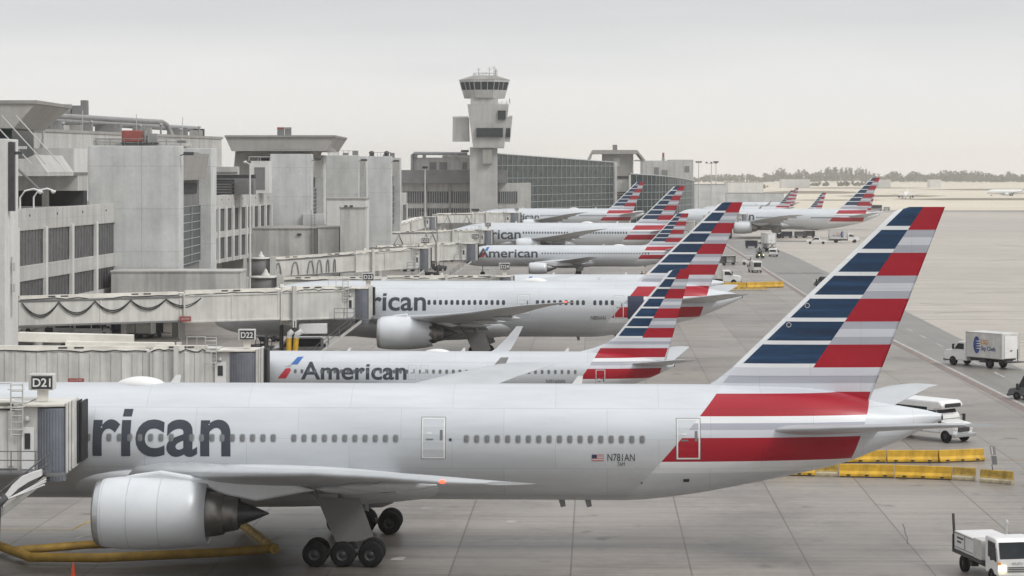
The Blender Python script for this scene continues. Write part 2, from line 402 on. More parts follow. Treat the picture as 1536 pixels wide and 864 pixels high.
sheet('stand_line', strip([gnd(0, 795), gnd(108, 795)], 0.18) + strip([gnd(108, 795), gnd(230, 735)], 0.18)
      + strip([gnd(1150, 562), gnd(1536, 557)], 0.12) + strip([gnd(1345, 692), gnd(1536, 690)], 0.15), M['line_yellow'], 0.006)
sheet('gate_line', strip([(-60, 118.0), (40, 114.5)], 0.15) + strip([(-30, 186.0), (40, 183.6)], 0.15) + strip([(-36, 246.0), (42, 243.4)], 0.15), M['line_white'], 0.007)
# small patches of fresh asphalt and painted stencils on the stand
pt = []
for px, py, sx, sy in ((1190, 362, 16, 14), (1200, 410, 9, 8), (1262, 535, 3.2, 1.0), (1290, 530, 1.6, 0.8), (30, 832, 2.2, 1.2), (85, 826, 1.6, 0.9)):
    x, y = gnd(px, py); pt.append([(x-sx/2, y-sy/2), (x+sx/2, y-sy/2), (x+sx/2, y+sy/2), (x-sx/2, y+sy/2)])
sheet('pavement_patch', pt, M['patch'], 0.005)
sten = []
for px, py in ((410, 807), (418, 829), (596, 838), (765, 783), (640, 762)):
    x, y = gnd(px, py); sten.append([(x-0.35, y-0.5), (x+0.3, y-0.5), (x+0.45, y+0.5), (x+0.1, y+0.6), (x-0.25, y+0.2)])
x, y = gnd(133, 803); sten.append([(x-0.6, y-1.2), (x-0.4, y-1.2), (x+0.3, y+1.2), (x+0.1, y+1.3)]); sten.append([(x+0.1, y+0.2), (x+0.9, y+0.1), (x+0.9, y+0.5), (x+0.1, y+0.6)])
sheet('painted_stencil', sten, M['line_white'], 0.009)
sk = []
random.seed(8)
for px, py, ln, bend in ((1430, 351, 90, 5), (1490, 366, 60, 4), (1400, 378, 110, 3), (1480, 392, 70, -3), (1420, 374, 40, 2), (1500, 377, 30, -2), (1395, 418, 120, 2), (1450, 440, 90, -2), (1380, 455, 60, 2), (1490, 405, 80, 1), (1400, 470, 90, -2), (1160, 470, 70, 2), (1080, 505, 80, 1), (1250, 560, 90, -2), (1120, 640, 60, 1), (1280, 602, 70, 1), (1400, 610, 60, -1)):
    pts = [gnd(px+ln*t/5, py+bend*math.sin(math.pi*t/10)*1.2) for t in range(6)]
    sk += strip(pts, random.uniform(0.22, 0.42))
sheet('tyre_mark', sk, M['skid'], 0.013)
ts = [gnd(1354, 786), gnd(1357, 793), gnd(1357.5, 799), gnd(1361, 807), gnd(1361, 816)]
sheet('tar_seam', strip(ts, 0.07), M['patch'], 0.014)
# airfield beyond the apron: pale taxiways with islands of dry grass
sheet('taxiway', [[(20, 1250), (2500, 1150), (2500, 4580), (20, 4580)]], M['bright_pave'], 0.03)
isl = []
for x0, x1, py0, py1 in ((1135, 1300, 286.5, 290.5), (1250, 1420, 292.5, 295.5), (1335, 1640, 297.2, 300.5), (1370, 1700, 283.2, 285.6), (1180, 1400, 281.2, 282.8), (1180, 1330, 299.5, 301.0)):
    ym = (py0+py1)/2
    poly = [gnd(x0, ym), gnd(x0+(x1-x0)*0.25, py1), gnd(x1-(x1-x0)*0.2, py1), gnd(x1, ym), gnd(x1-(x1-x0)*0.3, py0), gnd(x0+(x1-x0)*0.3, py0)]
    isl.append(poly)
g_ = sheet('grass', isl, M['dry_grass'], 0.10); g_['kind'] = 'stuff'

# ------------------------------------------------------------------ airliners
def livery(name, sp):
    """silver body; striped fin and rear bands as functions of length x and height z"""
    m, b, p = new_mat(name)
    tc = b.n('ShaderNodeTexCoord').outputs['Object']
    sep = b.n('ShaderNodeSeparateXYZ'); b.put(sep.inputs[0], tc)
    x, z = sep.outputs[0], sep.outputs[2]
    fn = sp['fin']; P = fn['p']
    v = b.m('DIVIDE', b.m('SUBTRACT', fn['ztop'], z), P)
    le = b.m('SUBTRACT', fn['xle'], b.m('MULTIPLY', v, fn['sle']*P))
    bd = b.m('SUBTRACT', fn['xbd'], b.m('MULTIPLY', v, fn['sbd']*P))
    xs = b.m('SUBTRACT', fn['xle'] - fn['sle']*P*7.9 + 0.30*P + sp.get('xoff', 0.0), b.m('MULTIPLY', b.m('SUBTRACT', v, 7.9), 0.86*fn['sle']/1.034*P))
    xe = b.m('SUBTRACT', fn['xre'], b.m('MULTIPLY', b.m('SUBTRACT', v, 8.9), 0.33*P))
    body = (0.615, 0.64, 0.665); white = (0.76, 0.77, 0.78); lg = (0.60, 0.615, 0.66); gr = (0.40, 0.41, 0.46)
    red = (0.36, 0.006, 0.020)
    blue_n = b.noise(b.mapping(tc, (0.12, 1, 2.4)), 1.4, 4.0, 0.6)
    blue = b.ramp(blue_n, [(0.32, (0.005, 0.022, 0.060)), (0.55, (0.008, 0.040, 0.098)), (0.72, (0.018, 0.065, 0.15))])
    fr = b.m('FRACT', v)
    front = b.mix(b.m('GREATER_THAN', fr, 0.83), blue, white)
    half = b.m('FRACT', b.m('DIVIDE', v, 2.0))
    rear = b.ramp(half, [(0.0, red), (0.5, gr), (0.66, lg), (0.83, gr)], True)
    finc = b.mix(b.m('GREATER_THAN', x, bd), front, rear)
    finc = b.mix(b.m('LESS_THAN', x, b.m('ADD', le, 0.26*P)), finc, white)
    q = sp['shift']; band = b.ramp(b.m('DIVIDE', v, 12.0), [(0.0, lg), (7.33/12, gr), (7.67/12, lg), (8.02/12, red), ((9.02-q*0.4)/12, white), ((9.38-q*0.7)/12, gr), ((9.75-q*0.9)/12, lg), ((10.1-q)/12, red), ((11.12-q)/12, white), ((11.65-q)/12, body)], True)
    inb = b.m('MULTIPLY', b.m('GREATER_THAN', x, xs), b.m('LESS_THAN', x, xe))
    low = b.mix(inb, body, band)
    mid7 = b.m('LESS_THAN', v, 8.0)
    # just above the root the bands run the full chord
    low = b.mix(b.m('MULTIPLY', mid7, b.m('GREATER_THAN', x, b.m('ADD', le, 0.26*P))), low, band)
    out = b.mix(b.m('LESS_THAN', v, 7.0), low, finc)
    seam = b.n('ShaderNodeTexBrick'); seam.offset = 0.5
    b.put(seam.inputs['Vector'], b.mapping(b.n('ShaderNodeCombineXYZ').outputs[0]))
    cmb = b.n('ShaderNodeCombineXYZ'); b.put(cmb.inputs[0], x); b.put(cmb.inputs[1], z)
    b.put(seam.inputs['Vector'], cmb.outputs[0])
    seam.inputs['Color1'].default_value = (1, 1, 1, 1); seam.inputs['Color2'].default_value = (0.955, 0.955, 0.955, 1); seam.inputs['Mortar'].default_value = (0.76, 0.76, 0.76, 1)
    seam.inputs['Scale'].default_value = 1.0; seam.inputs['Brick Width'].default_value = 5.4; seam.inputs['Row Height'].default_value = 1.55; seam.inputs['Mortar Size'].default_value = 0.012
    out = b.mix(1.0, out, seam.outputs['Color'], 'MULTIPLY')
    grime_shade = b.ramp(b.noise(b.mapping(tc, (0.16, 1, 1)), 0.9, 5.0, 0.6), [(0.34, 0.89), (0.64, 1.02)])  # on the skin this is dirt only
    out = b.mix(1.0, out, grime_shade, 'MULTIPLY')
    b.put(p.inputs['Base Color'], out)
    p.inputs['Roughness'].default_value = 0.36
    b.put(p.inputs['Metallic'], b.m('MULTIPLY', b.m('MULTIPLY', b.m('GREATER_THAN', v, 7.0), b.m('LESS_THAN', x, xs)), 0.38))
    p.inputs['Specular IOR Level'].default_value = 0.35; p.inputs['Coat Weight'].default_value = 0.08; p.inputs['Coat Roughness'].default_value = 0.12
    return m

def herm(xs, ys, x):
    if x <= xs[0]: return ys[0]
    if x >= xs[-1]: return ys[-1]
    for i in range(len(xs)-1):
        if x <= xs[i+1]: break
    h = xs[i+1]-xs[i]; t = (x-xs[i])/h
    def tan(j):
        if j == 0 or j == len(xs)-1: return 0.0 if j else (ys[1]-ys[0])/(xs[1]-xs[0])
        a = (ys[j]-ys[j-1])/(xs[j]-xs[j-1]); c = (ys[j+1]-ys[j])/(xs[j+1]-xs[j])
        return 0.0 if a*c <= 0 else 2*a*c/(a+c)
    return ((1+2*t)*(1-t)**2*ys[i] + t*(1-t)**2*h*tan(i) + t*t*(3-2*t)*ys[i+1] + t*t*(t-1)*h*tan(i+1))

class Hull:
    def __init__(s, L, D, zb, long_nose=False):
        s.L, s.D, s.zb0 = L, D, zb
        k = D/6.18
        nose = [(0.0, 2.15, 1.85, 0.12), (0.35, 2.75, 1.30, 0.75), (1.0, 3.35, 0.90, 1.28), (2.0, 4.15, 0.52, 1.85), (3.2, 4.95, 0.27, 2.32), (5.0, 5.72, 0.08, 2.76), (7.5, 6.10, 0.0, 3.03), (10.5, 6.18, 0.0, 3.09)]
        if long_nose: nose = [(0.0, 2.05, 1.75, 0.12), (0.35, 2.5, 1.25, 0.72), (1.0, 3.0, 0.9, 1.22), (2.0, 3.62, 0.52, 1.78), (3.2, 4.22, 0.27, 2.25), (5.0, 4.86, 0.08, 2.70), (6.6, 5.30, 0.02, 2.92), (8.4, 5.74, 0.0, 3.03), (10.8, 6.05, 0.0, 3.08), (13.4, 6.18, 0.0, 3.09)]
        tail = [(46.9, 6.18, 0.0, 3.09), (50.0, 6.18, 0.30, 3.03), (53.0, 6.16, 0.83, 2.82), (56.0, 6.08, 1.45, 2.45), (58.5, 5.75, 2.05, 1.95), (60.3, 5.28, 2.75, 1.40), (61.6, 5.05, 3.3, 0.95), (62.9, 4.84, 3.92, 0.45), (63.7, 4.66, 4.28, 0.17)]
        st = [(a*k, zb+t*k, zb+q*k, r*k) for a, t, q, r in nose] + [(L-(63.7-a)*k, zb+t*k, zb+q*k, r*k) for a, t, q, r in tail]
        s.xs = [q[0] for q in st]; s.t = [q[1] for q in st]; s.b = [q[2] for q in st]; s.r = [q[3] for q in st]
    def at(s, x): return herm(s.xs, s.t, x), herm(s.xs, s.b, x), herm(s.xs, s.r, x)
    def surf(s, x, z, off=0.0, side=-1):
        t, b, r = s.at(x); cz, rz = (t+b)/2, (t-b)/2
        q = max(-0.999, min(0.999, (z-cz)/rz)); y = r*math.sqrt(1-q*q)
        n = Vector((0, y/r/r, (z-cz)/rz/rz)).normalized()
        return Vector((x, side*(y+n.y*off), z+n.z*off))
    def mesh(s, n=48):
        mb = MB(); rings = []
        xs = []
        for i in range(len(s.xs)-1):
            k = 8 if s.xs[i+1]-s.xs[i] > 6 else 3
            xs += [s.xs[i]+(s.xs[i+1]-s.xs[i])*j/k for j in range(k)]
        xs.append(s.xs[-1])
        for x in xs:
            t, b, r = s.at(x); cz, rz = (t+b)/2, (t-b)/2
            rings.append([(x, r*math.cos(2*math.pi*k/n), cz+rz*math.sin(2*math.pi*k/n)) for k in range(n)])
        mb.loft(rings); return mb

def foil(n=9):
    """(fraction of chord, half thickness at 1 % ratio)"""
    out = []
    for i in range(n+1):
        c = 0.5*(1-math.cos(math.pi*i/n))
        out.append((c, 5*(.2969*math.sqrt(c)-.126*c-.3516*c*c+.2843*c**3-.1036*c**4)))
    return out
FOIL = foil()
def wing_mb(secs, side):
    """secs: (y, x of leading edge, z, chord, thickness ratio, drop of trailing edge, lean) root to tip"""
    mb = MB(); rings = []
    for sc in secs:
        y, xl, z, c, t, dz = sc[:6]; lean = sc[6] if len(sc) > 6 else 0.0    # lean: 0 flat .. 1 upright (winglet)
        ring = []
        for q, h in FOIL + [(a, -b_*0.75) for a, b_ in FOIL[-2:0:-1]]:
            d = h*t*c
            ring.append((xl+q*c, side*(y - d*lean), z - q*dz + d*(1-lean)))
        rings.append(ring)
    mb.loft(rings); return mb
def fin_mb(secs, axis='z'):
    mb = MB(); rings = []
    for z, xl, c, t in secs:
        ring = [(xl+q*c, h*t*c, z) for q, h in FOIL] + [(xl+q*c, -h*t*c, z) for q, h in FOIL[-2:0:-1]]
        rings.append(ring)
    mb.loft(rings); return mb

def patch(mb, hull, x0, x1, z0, z1, off, mat=0, n=5):
    """a piece of skin between two lengths and two heights, lying on the hull"""
    vs = []; fs = []
    for i in range(n+1):
        z = z0+(z1-z0)*i/n
        vs += [hull.surf(x0, z, off), hull.surf(x1, z, off)]
        if i: fs.append((2*i-2, 2*i-1, 2*i+1, 2*i))
    mb.add(vs, fs, mat)
def poly_on_hull(mb, hull, pts, off, mat=0):
    """flat outline (x, z) cut into bands and laid on the hull"""
    bm = bmesh.new(); bm.faces.new([bm.verts.new((x, 0, z)) for x, z in pts])
    lay(mb, hull, bm, off, mat)
def lay(mb, hull, bm, off, mat=0):
    zs = [v.co.z for v in bm.verts]; lo, hi = min(zs), max(zs); st = hull.D/42
    z = lo+st
    while z < hi:
        bmesh.ops.bisect_plane(bm, geom=bm.verts[:]+bm.edges[:]+bm.faces[:], plane_co=(0, 0, z), plane_no=(0, 0, 1)); z += st
    bm.verts.index_update()
    mb.add([hull.surf(v.co.x, v.co.z, off) for v in bm.verts], [[v.index for v in f.verts] for f in bm.faces], mat)
    bm.free()
def text_bm(body, bold=0.0):
    cu = bpy.data.curves.new('lettering', 'FONT'); cu.body = body; cu.offset = bold; cu.resolution_u = 5; cu.size = 1.0
    o = bpy.data.objects.new('lettering', cu); COL.objects.link(o)
    bpy.context.view_layer.update()
    me = bpy.data.meshes.new_from_object(o.evaluated_get(bpy.context.evaluated_depsgraph_get()))
    bm = bmesh.new(); bm.from_mesh(me)
    bpy.data.objects.remove(o); bpy.data.curves.remove(cu); bpy.data.meshes.remove(me)
    return bm
def extent(bm):
    xs = [v.co.x for v in bm.verts]; ys = [v.co.y for v in bm.verts]
    return min(xs), max(xs), min(ys), max(ys)
def flat_text(body, width, height, m, name, parent, origin, right, up, out, bold=0.01):
    """raised letters on a flat board: origin = lower left corner, right/up/out unit vectors"""
    bm = text_bm(body, bold); x0, x1, y0, y1 = extent(bm)
    O, R, U, N = Vector(origin), Vector(right), Vector(up), Vector(out)
    mb = MB(); bm.verts.index_update()
    mb.add([O + R*((v.co.x-x0)/(x1-x0)*width) + U*((v.co.y-y0)/(y1-y0)*height) + N*0.012 for v in bm.verts], [[v.index for v in f.verts] for f in bm.faces])
    bm.free()
    return mb.build(name, m, parent)

def engine(root, sp, x0, yc, zc, k, chev, far=False):
    """nacelle with lip, fan, nozzle and cone; k scales a 3.6 m nacelle"""
    e = MB()
    prof = [(0.22, 1.47), (0.10, 1.60), (0.45, 1.70), (1.1, 1.775), (2.2, 1.81), (3.5, 1.77), (4.7, 1.66), (5.6, 1.52)]
    rings = []; n = 48
    for a, r in prof:
        rings.append([(x0+a*k, yc+r*k*math.cos(2*math.pi*i/n), zc+r*k*math.sin(2*math.pi*i/n)) for i in range(n)])
    if chev:
        rings.append([(x0+((5.95 if (i//2) % 2 else 5.62))*k, yc+1.47*k*math.cos(2*math.pi*i/n), zc+1.47*k*math.sin(2*math.pi*i/n)) for i in range(n)])
    rings.append([(x0+5.5*k, yc+1.40*k*math.cos(2*math.pi*i/n), zc+1.40*k*math.sin(2*math.pi*i/n)) for i in range(n)])
    rings.append([(x0+4.6*k, yc+1.36*k*math.cos(2*math.pi*i/n), zc+1.36*k*math.sin(2*math.pi*i/n)) for i in range(n)])
    e.loft(rings, 0, True, False)
    en = e.build('engine', M['nacelle'], root)
    l = MB(); l.lathe([(1.5*k, 1.36*k), (0.5*k, 1.38*k), (0.12*k, 1.44*k), (0.0, 1.53*k), (0.10*k, 1.605*k), (0.32*k, 1.672*k)], (x0, yc, zc), n); l.build('intake_lip', M['alu'], en)
    f = MB(); f.lathe([(0.5*k, 0.0), (1.05*k, 0.42*k), (1.2*k, 1.37*k)], (x0, yc, zc), 36); f.build('fan', M['dsteel'], en)
    q = MB(); q.lathe([(4.6*k, 1.28*k), (5.3*k, 1.22*k), (6.0*k, 1.12*k), (6.35*k, 1.05*k), (6.38*k, 1.0*k)], (x0, yc, zc), 36)
    q.lathe([(6.2*k, 0.98*k), (6.9*k, 0.86*k), (7.1*k, 0.80*k), (7.12*k, 0.74*k)], (x0, yc, zc), 36); q.build('exhaust_nozzle', M['hotmetal'], en)
    c = MB(); c.lathe([(6.7*k, 0.80*k), (7.1*k, 0.62*k), (7.9*k, 0.33*k), (8.6*k, 0.03*k)], (x0, yc, zc), 28, caps=True); c.build('exhaust_cone', M['plug'], en)
    if sp.get('rings'):
        for a_, r_ in sp['rings']:
            sm = MB(); sm.lathe([(a_*k, r_*k-0.01), (a_*k, r_*k+0.004), (a_*k+0.035, r_*k+0.004), (a_*k+0.035, r_*k-0.01)], (x0, yc, zc), n); sm.build('cowl_seam', M['wing'], en)
    return en

def airliner(sp, nose, yaw, label, text=None, windows=(), dark=False, doors=(), detail=True):
    root = thing('airliner', (nose[0], nose[1], 0), label, 'airliner', 'airliners in white with striped tails', yaw)
    h = Hull(sp['L'], sp['D'], sp['zb'], sp.get('nose')); fn = sp['fin']; P = fn['p']
    if 'paint' not in sp: sp['paint'] = livery('airliner paint ' + sp['kind'], sp)
    h.mesh().build('fuselage', sp['paint'], root)
    # wing-body fairing
    wg = sp['wing']; k = sp['D']/6.18; mb = MB(); rings = []
    xa, xb = wg[0][1]-4.2*k, wg[0][1]+wg[0][3]+5.5*k
    for i in range(15):
        t = i/14; q = math.sin(math.pi*min(1, max(0, t)))**0.55 if 0 < t < 1 else 0.02
        ring = [(xa+(xb-xa)*t, 3.42*k*(0.35+0.65*q)*math.cos(a), sp['zb']+1.55*k+(0.35+0.65*q)*1.98*k*math.sin(a)*(1.0 if math.sin(a) < 0 else 0.62*q)) for a in [2*math.pi*j/28 for j in range(28)]]
        rings.append(ring)
    mb.loft(rings); mb.build('belly_fairing', M['nacelle'], root)
    # fin
    secs = []
    for v in (0.0, 0.06, 0.2, 1, 2, 4, 6, 7.0, 7.6, 8.1, 8.6, 9.2, 10.0):
        z = fn['ztop'] - v*P; xl = fn['xle'] - fn['sle']*v*P; xt = fn['xte'] - fn['ste']*v*P
        if v > 7.0: xl -= fn['dorsal']*P*(v-7.0)**2.0
        if v < 0.2: xl += (0.2-v)*2.2*P; z -= (0.2-v)*0.0
        secs.append((z, xl, xt-xl, 0.085 if v < 8 else 0.08))
    fin_mb(secs).build('fin', sp['paint'], root)
    rd = MB()
    for sg in (-1, 1): pass
    # tailplane and wings, both sides
    for sd in (-1, 1):
        wing_mb(sp['stab'], sd).build('tailplane', M['wing'], root)
        wo = wing_mb(wg, sd).build('wing', M['wing'], root)
        if sp.get('winglet'):
            wl = wing_mb(sp['winglet'], sd).build('winglet', M['wing'], root)
        tip = wg[-1]
        tl = MB(); tl.lathe([(-0.14*k, 0.02), (-0.07*k, 0.075*k), (0.07*k, 0.075*k), (0.14*k, 0.02)], (tip[1]-(1.80 if sp.get('rings') else 0.4), sd*(tip[0]-0.75*k), tip[2]-0.03), 10, caps=True)
        if sd < 0 and sp.get('nav'): tl.build('wingtip_light', M['nav_red'], wo)
        if detail:
            for fr in (0.30, 0.47, 0.63):       # flap track fairings
                i = max(j for j in range(len(wg)-1) if wg[j][0] <= wg[0][0]+fr*(tip[0]-wg[0][0]))
                a, c = wg[i], wg[i+1]; t = (wg[0][0]+fr*(tip[0]-wg[0][0])-a[0])/(c[0]-a[0])
                s_ = [a[j]+(c[j]-a[j])*t for j in range(6)]
                ff = MB(); L_ = 3.6*k*(1.15-fr*0.6)
                ff.lathe([(-L_*0.55, 0.02), (-L_*0.35, 0.20*k), (0, 0.30*k), (L_*0.3, 0.22*k), (L_*0.55, 0.03)], (s_[1]+s_[3]*0.86, sd*s_[0], s_[2]-s_[5]*0.85-0.30*k), 12, caps=True)
                ff.build('flap_fairing', M['wing'], wo)
        ex, ey, ez, ek, ch = sp['eng']
        engine(root, sp, ex, sd*ey, ez, ek, ch)
        # pylon
        py = MB(); R = 1.81*ek; wi = [s for s in wg if s[0] >= ey][0]; wp = wg[max(0, wg.index(wi)-1)]; t = (ey-wp[0])/max(0.01, wi[0]-wp[0])
        lx = wp[1]+(wi[1]-wp[1])*t; lz = wp[2]+(wi[2]-wp[2])*t; ch_ = wp[3]+(wi[3]-wp[3])*t
        poly = [(ex+1.0*ek, ez+R*0.93), (ex+1.9*ek, ez+R*1.06), (ex+3.2*ek, max(ez+R*1.16, lz-0.75)), (lx+0.2, lz-0.12), (lx+0.5*ch_, lz-0.30), (lx+0.66*ch_, lz-0.75), (ex+8.0*ek, ez+0.62*ek), (ex+6.3*ek, ez+0.95*ek), (ex+5.5*ek, ez+R*0.72)]
        py.prism(poly, 'y', sd*ey-0.26*ek, sd*ey+0.26*ek); py.build('pylon', M['nacelle'], root, bevel=0.12*ek)
        # main gear
        gx, gy, wr, ax, nx, ww = sp['gear']
        g = MB(); zt_ = sp['zb']+1.0*k
        g.tube([(gx-0.1, sd*gy, zt_+0.8*k), (gx, sd*gy, wr+0.1)], 0.24*k, 12)
        g.tube([(gx-0.1, sd*gy, zt_-0.2*k), (gx+0.1, sd*(gy-2.0*k), zt_+0.5*k)], 0.12*k, 8)
        g.tube([(gx, sd*gy, wr*2.2), (gx-1.7*k, sd*gy, zt_+0.3*k)], 0.09*k, 8)
        if nx > 1: g.tube([(gx-(nx-1)*ax/2, sd*gy, wr), (gx+(nx-1)*ax/2, sd*gy, wr)], 0.17*k, 8)
        for j in range(nx): g.tube([(gx+(j-(nx-1)/2)*ax, sd*gy-ww*0.9, wr), (gx+(j-(nx-1)/2)*ax, sd*gy+ww*0.9, wr)], 0.10*k, 8)
        gr_ = g.build('landing_gear', M['steel'], root)
        for j in range(nx):
            for s2 in (-1, 1):
                wh = MB(); c0 = (gx+(j-(nx-1)/2)*ax, sd*gy+s2*ww*0.94, wr); hw = ww*0.36
                wh.lathe([(-hw, wr*0.45), (-hw, wr*0.82), (-hw*0.75, wr*0.95), (0, wr), (hw*0.75, wr*0.95), (hw, wr*0.82), (hw, wr*0.45)], c0, 28, 0, 'y')
                wh.lathe([(-hw*0.8, 0.02), (-hw*0.8, wr*0.2), (-hw*0.5, wr*0.25), (-hw*0.9, wr*0.46)], c0, 20, 1, 'y'); wh.lathe([(hw*0.9, wr*0.46), (hw*0.5, wr*0.25), (hw*0.8, wr*0.2), (hw*0.8, 0.02)], c0, 20, 1, 'y')
                wh.build('wheel', [M['tyre'], M['hub']], gr_)
        gd = MB(); z0, z1 = wr*2.0, zt_-0.1*k
        gd.prism([(gx-1.35*k, z1), (gx+0.85*k, z1-0.05*k), (gx+1.55*k, z0+0.25*k), (gx+0.9*k, z0), (gx-0.35*k, z0-0.05*k), (gx-0.65*k, z0+0.55*k)], 'y', sd*(gy+0.62*k)-0.04, sd*(gy+0.62*k)+0.04)
        gd.build('gear_door', M['gear_door'], gr_)
    # nose gear
    nx_ = 5.9*k; wr = sp['gear'][2]*0.8; g = MB()
    g.tube([(nx_, 0, sp['zb']+0.9), (nx_, 0, wr)], 0.14*k, 10); ng = g.build('nose_gear', M['steel'], root)
    for s2 in (-1, 1):
        wh = MB(); wh.lathe([(-0.16*k, wr*0.4), (-0.16*k, wr*0.85), (0, wr), (0.16*k, wr*0.85), (0.16*k, wr*0.4)], (nx_, s2*0.32*k, wr), 24, 0, 'y', True); wh.build('wheel', [M['tyre']], ng)
    # cabin windows: one mesh, one object each
    if windows:
        zc = sp['zwin']; wm = sp['winsize']; first = None
        mb = MB()
        def oval(rx, rz, off, x=h.L*0.4):
            return [h.surf(x+rx*math.copysign(abs(math.cos(a))**0.6, math.cos(a)), zc+rz*math.copysign(abs(math.sin(a))**0.6, math.sin(a)), off) - Vector((h.L*0.4, 0, 0)) for a in [2*math.pi*i/16 for i in range(16)]]
        mb.add(oval(wm[0], wm[1], 0.010), [tuple(range(16))], 1); mb.add(oval(wm[0]*0.74, wm[1]*0.80, 0.018), [tuple(range(16))], 0)
        for x in windows:
            if first is None:
                first = mb.build('window', [M['pane_dark'] if dark else M['pane'], M['pane_dark'] if dark else M['pane_rim']], root); first.location.x = x
                src = first
            else:
                o = src.copy(); COL.objects.link(o); o.location = (x, 0, 0)
            if x > h.L*0.74:     # the hull narrows towards the tail: follow it
                oo = first if x == windows[0] else o
                oo.location.y = h.surf(x, zc, 0).y - h.surf(h.L*0.4, zc, 0).y
    # doors: outline, handle and little window
    for x0, x1, z0, z1 in doors:
        d = MB(); t = sp['D']/6.18*0.075
        patch(d, h, x0-t*0.45, x1+t*0.45, z0-t*0.45, z1+t*0.45, 0.008, 1)
        patch(d, h, x0, x1, z0, z1, 0.016, 0)
        pm = sp['paint']
        patch(d, h, x0+t, x1-t, z0+t, z1-t, 0.024, 2)
        do = d.build('cabin_door', [M['white'], M['door_seam'], pm], root)
        hd = MB(); zm = (z0+z1)/2
        patch(hd, h, x0+3*t, x0+8*t, zm-0.10*k, zm-0.02*k, 0.034); hd.build('handle', M['door_seam'], do)
        hd = MB(); patch(hd, h, x1-3.6*t, x1-1.7*t, zm-0.1*k, zm+0.42*k, 0.034); hd.build('porthole', M['door_seam'], do)
        hd = MB(); patch(hd, h, x0+3.5*t, x0+7*t, zm+0.22*k, zm+0.30*k, 0.034); hd.build('placard', M['white'], do)
    if text: text(root, h, sp)
    if detail:
        for fx in sp['antennas']:
            a = MB(); t, b_, r = h.at(fx); a.prism([(fx, t-0.05), (fx+0.35*k, t+0.42*k), (fx+0.62*k, t+0.42*k), (fx+0.55*k, t-0.05)], 'y', -0.03, 0.03); a.build('antenna', M['white'], root)
        for fx in sp['drains']:
            a = MB(); t, b_, r = h.at(fx); a.prism([(fx, b_+0.05), (fx+0.14, b_-0.42*k), (fx+0.40, b_-0.36*k), (fx+0.34, b_+0.05)], 'y', -0.05, 0.05); a.build('drain_mast', M['steel'], root)
        if sp.get('dome'):
            x0, x1 = sp['dome']; dm = MB(); t, b_, r = h.at((x0+x1)/2); rings = []
            for i in range(11):
                q = i/10; s_ = max(0.03, math.sin(math.pi*q)**0.6)
                rings.append([(x0+(x1-x0)*q, 0.75*k*s_*math.cos(2*math.pi*j/20), t-0.08+0.42*k*s_*math.sin(2*math.pi*j/20)) for j in range(20)])
            dm.loft(rings); dm.build('antenna_dome', M['white'], root)
        if sp.get('apu'):
            t, b_, r = h.at(h.L); up = MB(); up.lathe([(-0.05, r*1.15), (0.04, r*0.95), (-0.02, r*0.7)], (h.L, 0, (t+b_)/2), 14, caps=True); up.build('tail_exhaust', M['plug'], root)
    return root, h

def letters(root, h, body, x0, x1, base, xh, m, name, bold=0.018, off=0.014):
    bm = text_bm(body, bold); a, c, lo, hi = extent(bm)
    bx = text_bm('x', bold); e = extent(bx); bx.free()
    sx = (x1-x0)/(c-a); sz = xh/(e[3]-e[2])
    for v in bm.verts: v.co = (x0+(v.co.x-a)*sx, 0, base+v.co.y*sz)
    # the dot of the i is square on this lettering
    left = set(bm.verts); box = None
    while left:
        isl = [left.pop()]; grp = list(isl)
        while isl:
            for e_ in isl.pop().link_edges:
                for v_ in e_.verts:
                    if v_ in left: left.discard(v_); isl.append(v_); grp.append(v_)
        if min(v_.co.z for v_ in grp) > base+xh*1.02:
            box = (min(v_.co.x for v_ in grp), max(v_.co.x for v_ in grp), min(v_.co.z for v_ in grp)); bmesh.ops.delete(bm, geom=grp, context='VERTS'); break
    mb = MB()
    if box:
        w_ = box[1]-box[0]; poly_on_hull(mb, h, [(box[0]+w_*0.08, box[2]), (box[1]-w_*0.06, box[2]), (box[1]+w_*0.02, box[2]+xh*0.20), (box[0]+w_*0.16, box[2]+xh*0.20)], off)
    lay(mb, h, bm, off); return mb.build(name, m, root)
def word(root, h, rx0, rx1, base, xh):
    """the full name, placed so that its last five letters span rx0..rx1"""
    b5 = text_bm('rican', 0.018); e5 = extent(b5); b5.free(); b8 = text_bm('American', 0.018); e8 = extent(b8); b8.free()
    s_ = (rx1-rx0)/(e5[1]-e5[0]); return letters(root, h, 'American', rx1-(e8[1]-e8[0])*s_, rx1, base, xh, M['letter'], 'lettering')
def emblem(root, h, x, z, s_):
    """slanted blue wing over a red one, silver beak between"""
    mb = MB()
    q = lambda pts: [(x+a*s_, z+c*s_) for a, c in pts]
    poly_on_hull(mb, h, q([(0.42, 0.55), (0.80, 0.55), (1.0, 1.0), (0.70, 0.98)]), 0.014, 0)
    poly_on_hull(mb, h, q([(-0.10, -0.20), (0.32, -0.20), (0.58, 0.22), (0.50, 0.36), (0.22, 0.38), (0.02, 0.05)]), 0.014, 1)
    poly_on_hull(mb, h, q([(0.12, 0.42), (0.60, 0.47), (0.52, 0.56)]), 0.015, 2)
    return mb.build('emblem', [M['deep_blue'], M['emblem_red'], M['emblem_grey']], root)

